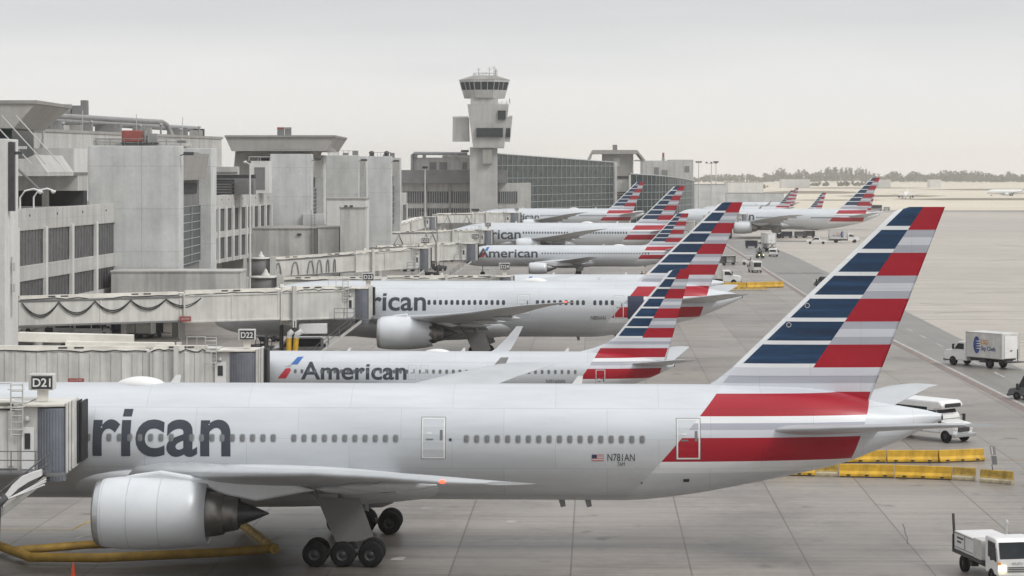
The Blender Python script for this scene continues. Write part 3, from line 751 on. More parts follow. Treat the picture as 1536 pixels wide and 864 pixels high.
# --- kinds
W777 = dict(kind='long twin', shift=0.27, L=63.7, D=6.18, zb=2.66, zwin=6.21, winsize=(0.17, 0.235),
    fin=dict(p=1.22, ztop=18.31, xle=61.44, sle=1.034, xte=63.87, ste=0.389, xbd=62.72, sbd=0.687, xre=59.6, dorsal=0.40),
    wing=[(0.5, 19.0, 3.9, 15.5, 0.12, 0.9), (3.0, 20.8, 4.3, 14.2, 0.12, 0.9), (6.5, 23.1, 4.75, 11.3, 0.115, 0.62), (10.5, 25.8, 5.25, 8.9, 0.11, 0.42), (15.5, 29.1, 5.9, 7.0, 0.105, 0.28), (20.5, 32.4, 6.55, 5.3, 0.10, 0.18), (26.0, 36.1, 7.1, 4.2, 0.10, 0.1), (29.4, 38.5, 7.38, 3.6, 0.095, 0.04), (30.2, 39.7, 7.44, 2.8, 0.09, 0.0), (30.5, 40.8, 7.47, 2.1, 0.08, 0.0)],
    stab=[(0.6, 53.4, 6.45, 6.6, 0.10, 0.0), (2.2, 54.3, 6.62, 6.0, 0.10, 0.0), (6.0, 57.6, 7.15, 4.3, 0.095, 0.0), (10.4, 62.0, 7.78, 2.5, 0.10, 0.0), (11.0, 63.2, 7.86, 1.9, 0.10, 0.0)],
    eng=(20.5, 9.7, 3.22, 1.0, False), gear=(32.4, 5.5, 0.66, 1.43, 3, 0.72), antennas=(22.4, 44.0), drains=(43.3, 44.7), dome=(19.5, 22.2), apu=True, nav=True, rings=((0.46, 1.703), (1.75, 1.800), (3.3, 1.783)))
W787 = dict(kind='mid twin', nose=True, shift=0.15, L=56.7, D=6.0, zb=2.5, zwin=6.31, winsize=(0.17, 0.26),
    fin=dict(p=1.107, ztop=16.91, xle=54.35, sle=1.03, xte=56.75, ste=0.387, xbd=55.6, sbd=0.69, xre=52.9, dorsal=0.42),
    wing=[(0.5, 15.6, 3.9, 14.0, 0.12, 0.9), (3.0, 17.2, 4.35, 12.6, 0.12, 0.9), (6.5, 19.5, 4.75, 10.0, 0.115, 0.6), (10.5, 22.1, 5.15, 7.8, 0.11, 0.4), (15.5, 25.4, 5.65, 6.2, 0.105, 0.25), (20.5, 28.6, 6.25, 4.8, 0.10, 0.15), (25.5, 32.2, 7.05, 3.3, 0.10, 0.1), (28.0, 34.6, 7.45, 2.3, 0.095, 0.05), (29.4, 36.9, 7.7, 1.4, 0.09, 0.0), (30.0, 38.6, 7.85, 0.6, 0.08, 0.0)],
    stab=[(0.6, 47.6, 6.3, 6.2, 0.10, 0.0), (2.0, 48.4, 6.45, 5.6, 0.10, 0.0), (5.8, 51.4, 7.0, 4.0, 0.095, 0.0), (9.4, 54.4, 7.55, 2.4, 0.09, 0.0), (9.9, 55.4, 7.62, 1.4, 0.08, 0.0)],
    eng=(18.6, 9.8, 3.55, 0.96, True), gear=(28.6, 4.9, 0.64, 1.5, 2, 0.72), antennas=(18.0, 41.0), drains=(39.0, 43.0), dome=(33.0, 36.0), apu=True, nav=True)
W789 = {k_: v_ for k_, v_ in W777.items() if k_ not in ('nav', 'rings')}
W737 = dict(kind='narrow twin', shift=0.1, xoff=-0.7, L=39.5, D=4.0, zb=1.45, zwin=3.92, winsize=(0.14, 0.19),
    fin=dict(p=0.80, ztop=12.2, xle=39.2, sle=0.82, xte=40.84, ste=0.27, xbd=40.0, sbd=0.56, xre=38.75, dorsal=1.1),
    wing=[(0.5, 14.2, 2.1, 8.6, 0.12, 0.4), (1.9, 15.0, 2.3, 7.6, 0.12, 0.35), (5.5, 17.3, 2.75, 4.9, 0.115, 0.2), (11.0, 20.4, 3.35, 3.2, 0.11, 0.1), (16.6, 23.4, 3.95, 1.7, 0.10, 0.05)],
    winglet=[(16.6, 23.4, 3.95, 1.7, 0.09, 0.0, 0.2), (17.2, 24.1, 4.35, 1.45, 0.08, 0.0, 0.7), (17.6, 25.1, 5.3, 1.0, 0.08, 0.0, 1.0), (17.9, 26.0, 6.35, 0.6, 0.08, 0.0, 1.0)],
    stab=[(0.4, 35.6, 4.4, 3.7, 0.10, 0.0), (1.2, 36.1, 4.55, 3.3, 0.10, 0.0), (7.0, 39.4, 5.3, 1.6, 0.09, 0.0), (7.2, 40.0, 5.34, 1.0, 0.08, 0.0)],
    eng=(13.4, 5.0, 1.62, 0.57, True), gear=(20.4, 2.86, 0.56, 1.0, 1, 0.44), antennas=(12.6, 22.0, 30.5), drains=(), dome=(19.0, 21.2), apu=True)
W321 = dict(kind='long narrow twin', shift=0.1, L=44.5, D=4.12, zb=1.85, zwin=4.45, winsize=(0.12, 0.17),
    fin=dict(p=0.79, ztop=12.12, xle=41.3, sle=0.93, xte=43.6, ste=0.25, xbd=42.4, sbd=0.62, xre=41.9, dorsal=0.5),
    wing=[(0.5, 15.6, 2.4, 8.0, 0.12, 0.4), (2.0, 16.3, 2.6, 7.0, 0.12, 0.35), (6.4, 18.9, 3.15, 4.4, 0.115, 0.2), (12.0, 22.0, 3.8, 3.0, 0.11, 0.1), (16.4, 24.5, 4.3, 1.6, 0.10, 0.05)],
    stab=[(0.4, 38.4, 5.0, 3.8, 0.10, 0.0), (1.2, 38.9, 5.1, 3.3, 0.10, 0.0), (6.0, 41.8, 5.7, 1.6, 0.09, 0.0), (6.2, 42.3, 5.72, 1.0, 0.08, 0.0)],
    eng=(13.0, 5.75, 1.75, 0.62, False), gear=(22.4, 3.8, 0.58, 1.0, 1, 0.44), antennas=(14.0, 27.0), drains=(35.0,), dome=(29.0, 31.5), apu=True)
W319 = {k_: v_ for k_, v_ in W321.items()}
W319.update(kind='short narrow twin', L=33.8, wing=[(a, x-5.0, *r) for a, x, *r in W321['wing']],
    stab=[(a, x-10.7, *r) for a, x, *r in W321['stab']], eng=(9.0, 5.75, 1.75, 0.62, False), gear=(17.6, 3.8, 0.58, 1.0, 1, 0.44), antennas=(10.0, 20.0), drains=(), dome=None)
W319['fin'] = dict(W321['fin'], ztop=11.8, xle=30.6, xte=32.9, xbd=31.7, xre=31.2)

# --- the 777-size airliner in front
SX = 28.0; L0 = 40.8
def lx(px): k = (px-768)/F; return k*124.87/(1+0.035*k) + L0 + 0.11     # on the near flank
def lz(py): return 20.2-(py-257)/28.65
def near_marks(root, h, sp):
    word(root, h, lx(139), lx(346), lz(683.5), 1.86)
    letters(root, h, 'N781AN', lx(912), lx(953), lz(690), 0.25, M['ink'], 'registration', 0.0)
    letters(root, h, '7AM', lx(927), lx(938), lz(697.5), 0.13, M['ink'], 'fleet_number', 0.0)
    f = MB(); x0, x1, z0, z1 = lx(888.5), lx(906.5), lz(690), lz(680.3)
    for i in range(7): patch(f, h, x0, x1, z0+(z1-z0)*i/7, z0+(z1-z0)*(i+1)/7, 0.014, i % 2 == 1 and 1 or 0, 1)
    patch(f, h, x0, x0+(x1-x0)*0.42, z0+(z1-z0)*0.45, z1, 0.022, 2, 2); f.build('flag_decal', [mat('flag red', (0.38, 0.10, 0.10), 0.5), mat('flag white', (0.62, 0.60, 0.60), 0.5), mat('flag blue', (0.03, 0.035, 0.09), 0.5)], root)
    for x0, x1, za, zb_ in ((1026.5, 1035.5, 723.5, 718.5), (962.5, 965, 726, 723.5), (674, 678, 661, 657)):
        v = MB(); patch(v, h, lx(x0), lx(x1), lz(za), lz(zb_), 0.02); v.build('outlet_vent', M['ink'], root)
def fin_rings(root, h, sp):
    near_marks(root, h, sp); fn = sp['fin']
    for px_, py_ in ((1210.5, 457.5), (1183, 486.5)):
        z = 20.2-(py_-257)/28.1; x = (px_-768)/28.1+L0; v = fn['ztop']-z; xl = fn['xle']-fn['sle']*v; c = fn['xte']-fn['ste']*v-xl; q = (x-xl)/c
        t = 5*(.2969*math.sqrt(q)-.126*q-.3516*q*q+.2843*q**3-.1036*q**4)*0.085*c+0.035
        mb = MB(); n = 20; vs = []; fs = []
        for i in range(n):
            a = 2*math.pi*i/n; vs += [(x+0.135*math.cos(a), -t, z+0.135*math.sin(a)), (x+0.10*math.cos(a), -t, z+0.10*math.sin(a))]
            fs.append((2*i, 2*i+1, (2*i+3) % (2*n), (2*i+2) % (2*n)))
        mb.add(vs, fs); mb.build('ring_emblem', M['rod'], root)
W = [lx(120+v/4.8) for v in (58, 208, 283, 357, 433, 508, 583, 657, 803, 877, 950, 1025, 1097, 1170, 1243, 1318, 1392)] + [lx(441+15.28*k) for k in range(11)] + [lx(700+15.53*k) for k in range(18)]
airliner(W777, (-L0, 129.4), YAW, 'largest and closest white widebody with grey lettering, striped tail and bare six-wheel landing gear', fin_rings, W, False,
         [(lx(633), lx(668), lz(687), lz(627)), (lx(1016), lx(1051), lz(687), lz(627.5))])
# --- the others
def place(Y, s_tailpx, L, fx): return (X(s_tailpx, Y) - fx, Y + fx*0.035)
def std_marks(rx0, rx1, base, xh, emb=None, reg=None):
    def f(root, h, sp):
        word(root, h, rx0, rx1, base, xh)
        if emb: emblem(root, h, *emb)
        if reg: letters(root, h, reg[0], reg[1], reg[2], reg[3], reg[4], M['ink'], 'registration', 0.0)
    return f
n737 = place(196, 1035, 39.5, 40.84)
l7 = lambda px: (px-768)/18.45 + 26.25
def marks737(root, h, sp):
    letters(root, h, 'American', l7(451.5), l7(610.5), 3.30, 0.95, M['letter'], 'lettering')
    mb = MB(); zz = lambda py: 20.2-(py-257)/18.45
    poly_on_hull(mb, h, [(l7(435.5), zz(547.5)), (l7(446), zz(547.5)), (l7(454), zz(536.2)), (l7(445), zz(536.8))], 0.014, 0)
    poly_on_hull(mb, h, [(l7(416.5), zz(568)), (l7(429), zz(568)), (l7(436.5), zz(556)), (l7(435), zz(552.5)), (l7(428), zz(553.2))], 0.014, 1)
    poly_on_hull(mb, h, [(l7(426), zz(550.6)), (l7(436), zz(550.6)), (l7(438), zz(547.6))], 0.014, 2)
    mb.build('emblem', [M['deep_blue'], M['emblem_red'], M['emblem_grey']], root)
    letters(root, h, 'N916NN', l7(820), l7(848), 3.02, 0.2, M['ink'], 'registration', 0.0)
airliner(W737, (X(768, 196) - 26.2, 196.9), YAW, 'narrow airliner with full lettering and winglets parked behind the closest widebody', marks737,
         [l7(443+9.9*k) for k in range(34)] + [l7(784+9.9*k) for k in range(9)], False, [(l7(894), l7(908), 2.3, 4.1), (l7(613.5), l7(624), 3.3, 4.4), (l7(631), l7(642), 3.3, 4.4)])
l8 = lambda px: (px-768)/14.15 + 32.15
def marks787(root, h, sp):
    word(root, h, l8(557.5), l8(640), 5.48, 1.40)
    letters(root, h, 'N804AN', l8(887), l8(909), 4.5, 0.28, M['ink'], 'registration', 0.0)
    d = MB(); patch(d, h, l8(942), l8(966), 4.6, 7.0, 0.02); d.build('open_doorway', M['navy'], root)['label'] = 'open aft doorway showing dark blue'
c787 = (-32.1, 257.1)
airliner(W787, c787, YAW, 'widebody with an open aft door and chevron engine, third row, under the curved striped tail', marks787,
         [l8(644.5+8.6*k) for k in range(14)] + [l8(807+8.6*k) for k in range(9)] + [l8(893+8.7*k) for k in range(4)], True, [(l8(778), l8(795), 5.1, 7.1), (l8(922), l8(936), 4.7, 7.0)])
W787.pop('nav')
airliner(W319, (-4.5, 331), YAW, 'short airliner mostly hidden behind the third row widebody, only its roof showing', std_marks(8.2, 12.6, 3.8, 1.1, (5.9, 4.2, 1.5)), [8+0.55*k for k in range(36)], True)
airliner(W321, (-9.6, 461.5), YAW, 'narrow airliner with full dark lettering parked below a widebody, engine hanging over bare apron', std_marks(9.0, 14.6, 3.7, 1.15, (3.7, 4.05, 1.6), ('N160AN', 36.6, 39.2, 3.4, 0.2)), [15.5+0.55*k for k in range(38)], True)
airliner(W787, (X(1028, 543) - 56.75, 545), YAW, 'widebody in line with the glass hall, its wing raised across the cabin windows', std_marks(12.9, 19.5, 4.9, 1.55), [20.1+0.62*k for k in range(17)] + [31.6+0.62*k for k in range(20)], True)
airliner(W787, (X(967, 753) - 56.75, 755), YAW, 'widebody parked directly in front of the green glass hall', std_marks(17.2, 23.6, 4.9, 1.5), [24.2+0.62*k for k in range(18)] + [36.4+0.62*k for k in range(14)], True)
airliner(W789, (48.2, 733), rad(-10.0), 'widebody out on the open apron with service trucks parked around it', std_marks(18.9, 26.2, 5.3, 1.8), [27.0+0.56*k for k in range(22)] + [43.4+0.56*k for k in range(16)], True)
airliner(W737, (X(1198, 1150) - 40.84, 1151), YAW, 'distant narrow airliner, upper of two parked nose to nose beyond the wall', None, detail=False)
airliner(W737, (X(1191, 1005) - 40.84, 1006), YAW, 'distant narrow airliner, lower of two parked beyond the wall', None, detail=False)
airliner(W737, (X(1239, 900) - 40.84, 901), YAW, 'small striped tail rising alone behind the roof of the apron widebody', None, detail=False)
airliner(W737, (X(1312, 830) - 40.84, 831), YAW, 'narrow airliner whose tail peeks out behind the tail of the apron widebody', None, detail=False)
W_plain = {k_: v_ for k_, v_ in W737.items() if k_ != 'paint'}; W_plain['paint'] = M['white']
a_, _ = airliner(W_plain, (X(1353, 1767), 1767-14), rad(78), 'tiny plain white jet taxiing head-on towards the apron', None, detail=False); del a_['group']
a_, _ = airliner(W_plain, (X(1480, 1958), 1958), rad(4), 'tiny plain white jet rolling sideways on the far taxiway', None, detail=False); del a_['group']
# ------------------------------------------------------------------ terminal buildings
def facade(P0, P1, depth, z0, ztop, bays, rows, label):
    """wing whose windowed front runs P0 -> P1 and looks to the right of that direction"""
    d = Vector((P1[0]-P0[0], P1[1]-P0[1])); L = d.length
    r = thing('terminal_wing', (P0[0], P0[1], 0), label, 'building', None, math.atan2(d.y, d.x))
    w_ = MB(); w_.box(0, L, 0.42, depth, z0, ztop-0.25); w_.build('wall', M['beige'], r)
    bw = L/bays; bands = []; zs = [z0] + [z for a in rows for z in a] + [ztop]
    for i in range(0, len(zs), 2):
        b_ = MB(); b_.box(0, L, 0.02, 0.41, zs[i], zs[i+1])
        if i == len(zs)-2:
            for k in range(bays): b_.prism([((k+0.45)*bw+0.16*math.cos(a), zs[i+1]-0.75+0.16*math.sin(a)) for a in [j*math.pi/4 for j in range(8)]], 'y', -0.03, 0.05, 1)
        b_.build('parapet' if i == len(zs)-2 else 'spandrel', [M['beige'], M['dark']], r, bevel=0.03)
    for k in range(bays+1):
        p_ = MB(); p_.box(k*bw-0.4, k*bw+0.4, -0.22, 0.2, z0, zs[-2]+0.3); p_.build('pier', M['white_render'], r, bevel=0.03)
    for a, b_ in rows:
        for k in range(bays):
            g = MB(); x0, x1 = k*bw+0.41, (k+1)*bw-0.41
            g.box(x0, x1, 0.24, 0.415, a+0.01, b_-0.01)
            n_ = 8
            for j in range(1, n_): g.box(x0+(x1-x0)*j/n_-0.05, x0+(x1-x0)*j/n_+0.05, 0.20, 0.238, a+0.02, b_-0.02, 1)
            g.build('window', [M['blind'], M['recess']], r)
    return r
facade((-53.6, 214), (-48.0, 291.5), 22, 5.6, 16.3, 7, [(6.2, 8.7), (10.3, 14.0)], 'two storey terminal wing with dark blinds between white piers at the left edge')
facade((-50.8, 328), (-42.9, 426), 20, 5.6, 16.4, 17, [(6.2, 9.6), (10.6, 14.2)], 'terminal wing with narrow blinds set back between the first and second concrete towers')
facade((-38.0, 605), (-30.8, 700), 20, 4.0, 14.0, 8, [(6.0, 10.5)], 'short terminal wing half hidden behind the last concrete tower')

def tower(x0, x1, y0, y1, zt, label, gz=(8.3, 15.7), base=0.0, fat=4.0):
    r = thing('stair_tower', (x0, y0, 0), label, 'tower', 'concrete stair towers along the terminal')
    W_, D_ = x1-x0, y1-y0
    a = MB(); a.box(0, W_, 0, fat, base, zt); a.build('front_slab', M['tower'], r, bevel=0.06)
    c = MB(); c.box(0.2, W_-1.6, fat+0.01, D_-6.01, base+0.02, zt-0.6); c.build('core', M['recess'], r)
    e = MB(); e.box(0.1, W_, D_-6, D_, base, zt-0.02); e.build('rear_slab', M['tower'], r, bevel=0.06)
    g = MB(); ya, yb = fat+0.6, D_-6.3
    g.box(W_-1.58, W_-1.45, ya, yb, gz[0], gz[1])
    n_ = 7
    for k in range(n_+1): zz = gz[0]+(gz[1]-gz[0])*k/n_; g.box(W_-1.44, W_-1.3, ya, yb, zz-0.04, zz+0.04, 1)
    for k in range(4): yy = ya+(yb-ya)*k/3; g.box(W_-1.44, W_-1.32, yy-0.05, yy+0.05, gz[0]+0.045, gz[1]-0.045, 1)
    g.build('stair_window', [M['green_glass'], M['mullion']], r)
    h = MB(); h.prism([(W_-1.57, zt-0.8), (W_-0.05, zt-0.8), (W_-0.6, zt-4.2), (W_-1.57, zt-4.2)], 'y', fat+1.5, D_-7.5); h.build('hood', M['beige_dark'], r)
    v = MB(); v.box(W_-1.59, W_-1.5, fat+2, D_-9, zt-6.0, zt-4.6); v.build('louvre', M['dark'], r)
    rl = MB(); zz_ = zt+0.9
    for q in range(7): x_ = 0.3+(W_-0.6)*q/6; rl.tube([(x_, fat-0.4, zt), (x_, fat-0.4, zz_)], 0.04, 4)
    rl.tube([(0.3, fat-0.4, zz_), (W_-0.3, fat-0.4, zz_)], 0.04, 4); rl.build('railing', M['steel'], r)
    for q, hq in ((0.3, 0.7), (0.62, 1.1)):
        vb = MB(); vb.box(W_*q-0.6, W_*q+0.5, D_-4.5, D_-3, zt-0.018, zt+hq); vb.build('roof_box', M['recess'], r, bevel=0.04)
    f = MB(); f.tube([(W_, 0.8, zt-1.2), (W_+0.7, 0.6, zt-0.95)], 0.06, 6); f.box(W_+0.5, W_+1.7, 0.2, 1.0, zt-1.15, zt-0.75); f.build('floodlight', M['dsteel'], r)
    return r
t1 = tower(-51.4, -40.4, 290.2, 327, 23.3, 'tallest looking pale concrete tower, nearest of the row, with a red tank on its roof', base=5.3)
for x_ in (0.6, 5.5, 10.4):
    for y_ in (1.2, 35): a = MB(); a.box(x_-0.4, x_+0.4, y_-0.4, y_+0.4, 0, 5.28); a.build('column', M['beige_dark'], t1)
tower(-43.3, -35.9, 428, 462, 23.3, 'pale concrete tower right of the roof door, second of the row', (12, 17))
tower(-36.9, -30.5, 475, 507, 23.4, 'narrow concrete tower squeezed between the second and the last of the row', (12, 17))
tower(-30.9, -25.9, 512, 560, 23.4, 'concrete tower with round vents on its roof, last before the control tower', (8, 17), fat=6)
lt = thing('end_tower', (-62, 227, 0), 'plain white concrete tower cut off at the left edge of the view', 'tower')
a = MB(); a.box(0, 13.9, 0, 6, 0, 23.3); a.build('front_slab', M['white_render'], lt, bevel=0.06)
a = MB(); a.box(13.92, 14.5, 1.2, 1.8, 16.4, 23.0); a.box(13.92, 15.2, 1.3, 1.7, 21.8, 22.1); a.tube([(14.2, 1.5, 23.0), (12.6, 1.2, 22.2), (11.5, 1.1, 21.9)], 0.12, 6); a.build('bracket', M['dsteel'], lt)
a = MB(); a.box(13.92, 14.25, 2.5, 2.9, 10.6, 11.4); a.box(13.92, 14.25, 2.5, 2.9, 8.6, 9.4); a.tube([(14.05, 2.4, 12), (14.05, 2.4, 6.2)], 0.08, 6); a.build('junction_box', M['rod'], lt)

# roof plant on the first tower
k_ = thing('roof_tank', (-47.4, 298, 23.3), 'faded red tank on a steel stand above the first tower', 'tank')
a = MB(); a.box(-1.1, 1.25, -1, 1, 0.55, 2.0); a.build('vessel', M['red'], k_, bevel=0.12)
a = MB()
for x_ in (-0.95, 1.05):
    for y_ in (-0.8, 0.8): a.box(x_-0.07, x_+0.07, y_-0.07, y_+0.07, 0, 0.55)
a.box(-1.2, 3.4, -1.1, 1.1, 0.36, 0.48); a.build('stand', M['dsteel'], k_)
a = MB(); a.tube([(1.7, 0, 0.5), (1.7, 0, 2.0)], 0.3, 10); a.box(2.2, 3.2, -0.6, 0.6, 0.5, 1.6); a.build('pump_box', M['pipe'], k_)
k_ = thing('roof_curb', (-49.6, 296, 23.3), 'low pale plinth on the first tower roof', 'plinth'); a = MB(); a.box(0, 8.4, 2, 12, 0, 0.42); a.build('slab', M['beige'], k_, bevel=0.05)

# upper concourse behind the towers
r = thing('upper_concourse', (0, 0, 0), 'long windowless beige block rising behind the first tower, roof pipes along its edge', 'building')
A, B_ = (-65.4, 320), (-48.8, 402)
a = MB(); a.frustum([A, B_, (-90, 410), (-105, 325)], [A, B_, (-90, 410), (-105, 325)], 0, 25.6); a.build('wall', M['beige'], r)
dd = Vector((B_[0]-A[0], B_[1]-A[1])).normalized()
def onedge(t, off, z): return (A[0]+dd.x*t*84-dd.y*off, A[1]+dd.y*t*84+dd.x*off, z)
a = MB(); a.frustum([onedge(-0.005, -0.15, 0)[:2], onedge(1.0, -0.15, 0)[:2], onedge(1.0, 0.6, 0)[:2], onedge(-0.005, 0.6, 0)[:2]], [onedge(-0.005, -0.15, 0)[:2], onedge(1.0, -0.15, 0)[:2], onedge(1.0, 0.6, 0)[:2], onedge(-0.005, 0.6, 0)[:2]], 25.61, 26.0); a.build('coping', M['beige_dark'], r)
for t_, hh_ in ((0.12, 1.6), (0.2, 0.9), (0.33, 1.3), (0.57, 1.1), (0.68, 1.5), (0.79, 0.9), (0.90, 1.4)):
    a = MB(); p_ = onedge(t_, 1.2, 25.7); a.tube([(p_[0], p_[1], 25.7), (p_[0], p_[1], 26.0+hh_)], 0.16, 8); a.lathe([(0, 0.34), (0.22, 0.30), (0.3, 0.05)], (p_[0], p_[1], 26.0+hh_), 10, 0, 'z', True); a.build('vent_stack', M['pipe'], r)
for t_, w_ in ((0.16, 1.1), (0.30, 0.8), (0.44, 1.5), (0.64, 1.0), (0.82, 1.6), (0.93, 1.0)):
    a = MB(); p_ = onedge(t_, 2.6, 25.7); a.box(p_[0]-w_, p_[0]+w_, p_[1]-0.8, p_[1]+0.8, 25.65, 26.5+w_*0.5); a.build('roof_hatch', M['beige_dark' if w_ < 1.05 else 'recess'], r, bevel=0.04)
for t_ in (0.03, 0.26, 0.52, 0.77):
    a = MB(); p_ = onedge(t_, 0.25, 25.9); a.tube([(p_[0], p_[1], 26.0), (p_[0], p_[1], 28.9)], 0.06, 5); a.build('aerial', M['rod'], r)
a = MB()
for q in range(2): a.tube([onedge(0.30, -0.35, 24.9-q*0.4), onedge(0.74, -0.35, 24.9-q*0.4)], 0.09, 5)
a.build('wall_conduit', M['pipe'], r)
pr = thing('roof_pipe_run', (0, 0, 0), 'thick grey pipes on stubby legs running along the upper concourse roof', 'pipes')
a = MB()
a.tube([onedge(0.02, 2.2, 26.2), onedge(0.02, 2.2, 27.6), onedge(0.05, 2.2, 28.0), onedge(0.72, 2.2, 28.0), onedge(0.745, 2.2, 27.6), onedge(0.75, 1.4, 25.8), onedge(0.75, 0.9, 24.6)], 0.42, 10)
a.build('pipe', M['pipe'], pr)
a = MB(); a.tube([onedge(0.1, 4.2, 27.4), onedge(0.98, 4.2, 27.3)], 0.5, 10); a.build('pipe', M['pipe'], pr)
for t in (0.08, 0.22, 0.36, 0.50, 0.62, 0.86, 0.96):
    a = MB(); p0 = onedge(t, 3.0, 26.0); a.box(p0[0]-0.9, p0[0]+0.9, p0[1]-0.6, p0[1]+0.6, 26.0, 27.3); a.build('pipe_leg', M['dsteel'] if t > 0.8 else M['pipe'], pr)
ac = thing('roof_chiller', (*onedge(0.47, 9, 0)[:2], 26.0), 'round fan drum and louvred chiller on the upper concourse roof', 'chiller')
a = MB(); a.box(-2.5, 2.8, -1.5, 1.5, 0, 2.4); a.build('plinth', M['beige'], ac)
a = MB(); a.lathe([(-1.6, 0.0), (-1.6, 0.95), (0.6, 0.95), (0.6, 0.0)], (-0.6, 0, 3.4), 20); a.build('fan_drum', M['pipe'], ac)
a = MB(); a.box(0.3, 2.4, -1.0, 1.0, 2.42, 4.1); a.box(1.5, 2.4, -0.9, 0.9, 4.1, 4.9); a.build('louvred_case', M['recess'], ac)

# inverted roof lantern, left
r = thing('ramp_control_room', (0, 0, 0), 'slant sided roof lantern with thin stay rods at the top left corner', 'control room')
def rect(x0, x1, y0, y1): return [(x0, y0), (x1, y0), (x1, y1), (x0, y1)]
a = MB(); a.frustum(rect(-66, -54.0, 259.1, 276), rect(-68, -51.6, 259, 279), 24.9, 27.5); a.build('slanted_wall', M['lantern'], r)
a = MB(); a.frustum(rect(-68.2, -51.4, 258.8, 279.2), rect(-68.2, -51.4, 258.8, 279.2), 27.52, 27.9); a.build('roof', M['roof'], r)
a = MB(); a.frustum(rect(-66, -55, 263, 275), rect(-66, -55, 263, 275), 21.6, 24.88); a.build('window_band', M['green_glass'], r)
a = MB(); a.prism([(X(-40, 261), 21.58), (X(38, 261), 21.58), (X(52, 261), Z(232, 261)), (X(70, 261), Z(258, 261)), (X(70, 261), Z(264, 261)), (X(-40, 261), Z(264, 261))], 'y', 261, 277); a.build('base', M['beige'], r)
for k in range(7):
    a = MB(); x0 = -59.5+k*1.55; a.tube([(x0-3.2, 257.5, 26.2), (x0+1.6, 257.2, 21.0)], 0.07, 6, 0); a.build('stay_rod', M['rod'], r)
a = MB(); a.tube([(-57, 257.2, 25.0), (-53.3, 257.2, 20.6), (-50.4, 257.2, 17.8)], 0.16, 6); a.build('sloped_beam', M['recess'], r)
a = MB(); a.box(-56, -52.2, 257.0, 257.4, 22.6, 22.9); a.tube([(-57.6, 256.8, 23), (-57.1, 256.6, 24.6), (-55.6, 256.5, 24.8)], 0.1, 6); a.build('light_arm', M['rod'], r)
# deck below it
r = thing('upper_deck', (0, 0, 0), 'open deck with a pale parapet and deep dark opening beside the first tower', 'deck')
a = MB(); a.box(-72, -51.5, 281, 289.8, 20.1, 22.9); a.build('parapet', M['white_render'], r)
a = MB(); a.box(-72, -51.45, 280.4, 290, 19.7, 20.08); a.build('slab_edge', M['recess'], r)
a = MB(); a.box(-72, -51.5, 283.5, 289.8, 17.9, 19.68); a.build('soffit_wall', M['beige'], r)
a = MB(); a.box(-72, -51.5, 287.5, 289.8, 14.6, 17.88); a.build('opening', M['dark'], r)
for x_ in (-67.0, -61.3, -55.4):
    a = MB(); a.box(x_-0.35, x_+0.35, 283.6, 284.4, 14.6, 17.88); a.build('post', M['beige'], r)
a = MB(); a.tube([(-55.2, 281.5, 22.9), (-55.2, 281.5, 26.2)], 0.16, 8); a.tube([(-55.2, 281.5, 22.9), (-55.2, 281.5, 24.0)], [0.5, 0.2], 8); a.tube([(-55.2, 281.5, 26.0), (-54.3, 281.3, 26.0)], 0.14, 6); a.build('mast', M['rod'], r)
# floodlight hooks on the parapet of the near wing
for i, (x_, y_) in enumerate(((-50.6, 246.0), (-50.1, 250.5))):
    r = thing('parapet_lamp', (x_, y_, 16.3), ('first' if i == 0 else 'second') + ' of two white swan neck lamps on the near wing parapet', 'lamp', 'swan neck lamps on the parapet')
    a = MB(); a.tube([(0, 0, 0), (0, 0, 1.2), (0.5, 0, 1.9), (1.4, 0, 2.1), (2.0, 0, 1.9)], 0.09, 8); a.build('arm', M['white'], r)
    a = MB(); a.lathe([(-0.15, 0.03), (0, 0.24), (0.2, 0.28), (0.24, 0.02)], (2.05, 0, 1.7), 12, axis='z', caps=True); a.build('lamp_head', M['white'], r)

# second roof lantern
def atpx(px, Y): return X(px, Y)
r = thing('roof_lantern', (0, 0, 0), 'wide taupe roof lantern flaring upward behind the second concrete tower', 'lantern')
Yl = 440
a = MB(); a.frustum(rect(X(350, Yl), X(492, Yl), Yl-2.9, Yl+26), rect(X(341, Yl), X(504, Yl), Yl-3, Yl+28), 23.9, 26.4); a.build('slanted_wall', M['lantern'], r)
a = MB(); a.frustum(rect(X(340, Yl), X(505, Yl), Yl-3.3, Yl+28.3), rect(X(340, Yl), X(505, Yl), Yl-3.3, Yl+28.3), 26.42, 26.8); a.build('roof', M['roof'], r)
a = MB(); a.prism([(X(352, Yl), 23.85), (X(470, Yl), 23.85), (X(432, Yl), 13), (X(344, Yl), 13)], 'y', Yl+1, Yl+20); a.build('wall', M['lantern'], r)
a = MB(); a.prism([(X(388, Yl), 22.6), (X(403, Yl), 22.6), (X(397, Yl), 18.6), (X(382, Yl), 18.6)], 'y', Yl+0.7, Yl+0.98); a.build('window', M['glass'], r)
for q in (0, 1):
    a = MB(); c_ = X(386+18*q, Yl); a.tube([(c_+0.2, Yl+0.5, 22.8), (c_-1.4, Yl+0.5, 14.5)], 0.2, 6); a.build('rib', M['white_render'], r)
for k in range(6):
    a = MB(); x0 = X(489+k*3.4, Yl); a.tube([(x0-0.6, Yl-2, 25.8-k*0.3), (x0+1.0, Yl-2, 22.6)], 0.07, 5); a.build('stay_rod', M['rod'], r)
for px_, m_ in ((421, 'red'), (432, 'pipe')):
    a_ = thing('roof_cabinet', (X(px_, Yl+8), Yl+8, 26.95), ('red topped' if m_ == 'red' else 'grey') + ' cabinet standing on the wide roof lantern', 'cabinet')
    a = MB(); a.box(-0.6, 0.6, -0.5, 0.5, 0, 1.15); a.build('case', M['recess'], a_, bevel=0.04); a = MB(); a.box(-0.63, 0.63, -0.53, 0.53, 1.16, 1.5); a.build('cap', M[m_], a_)
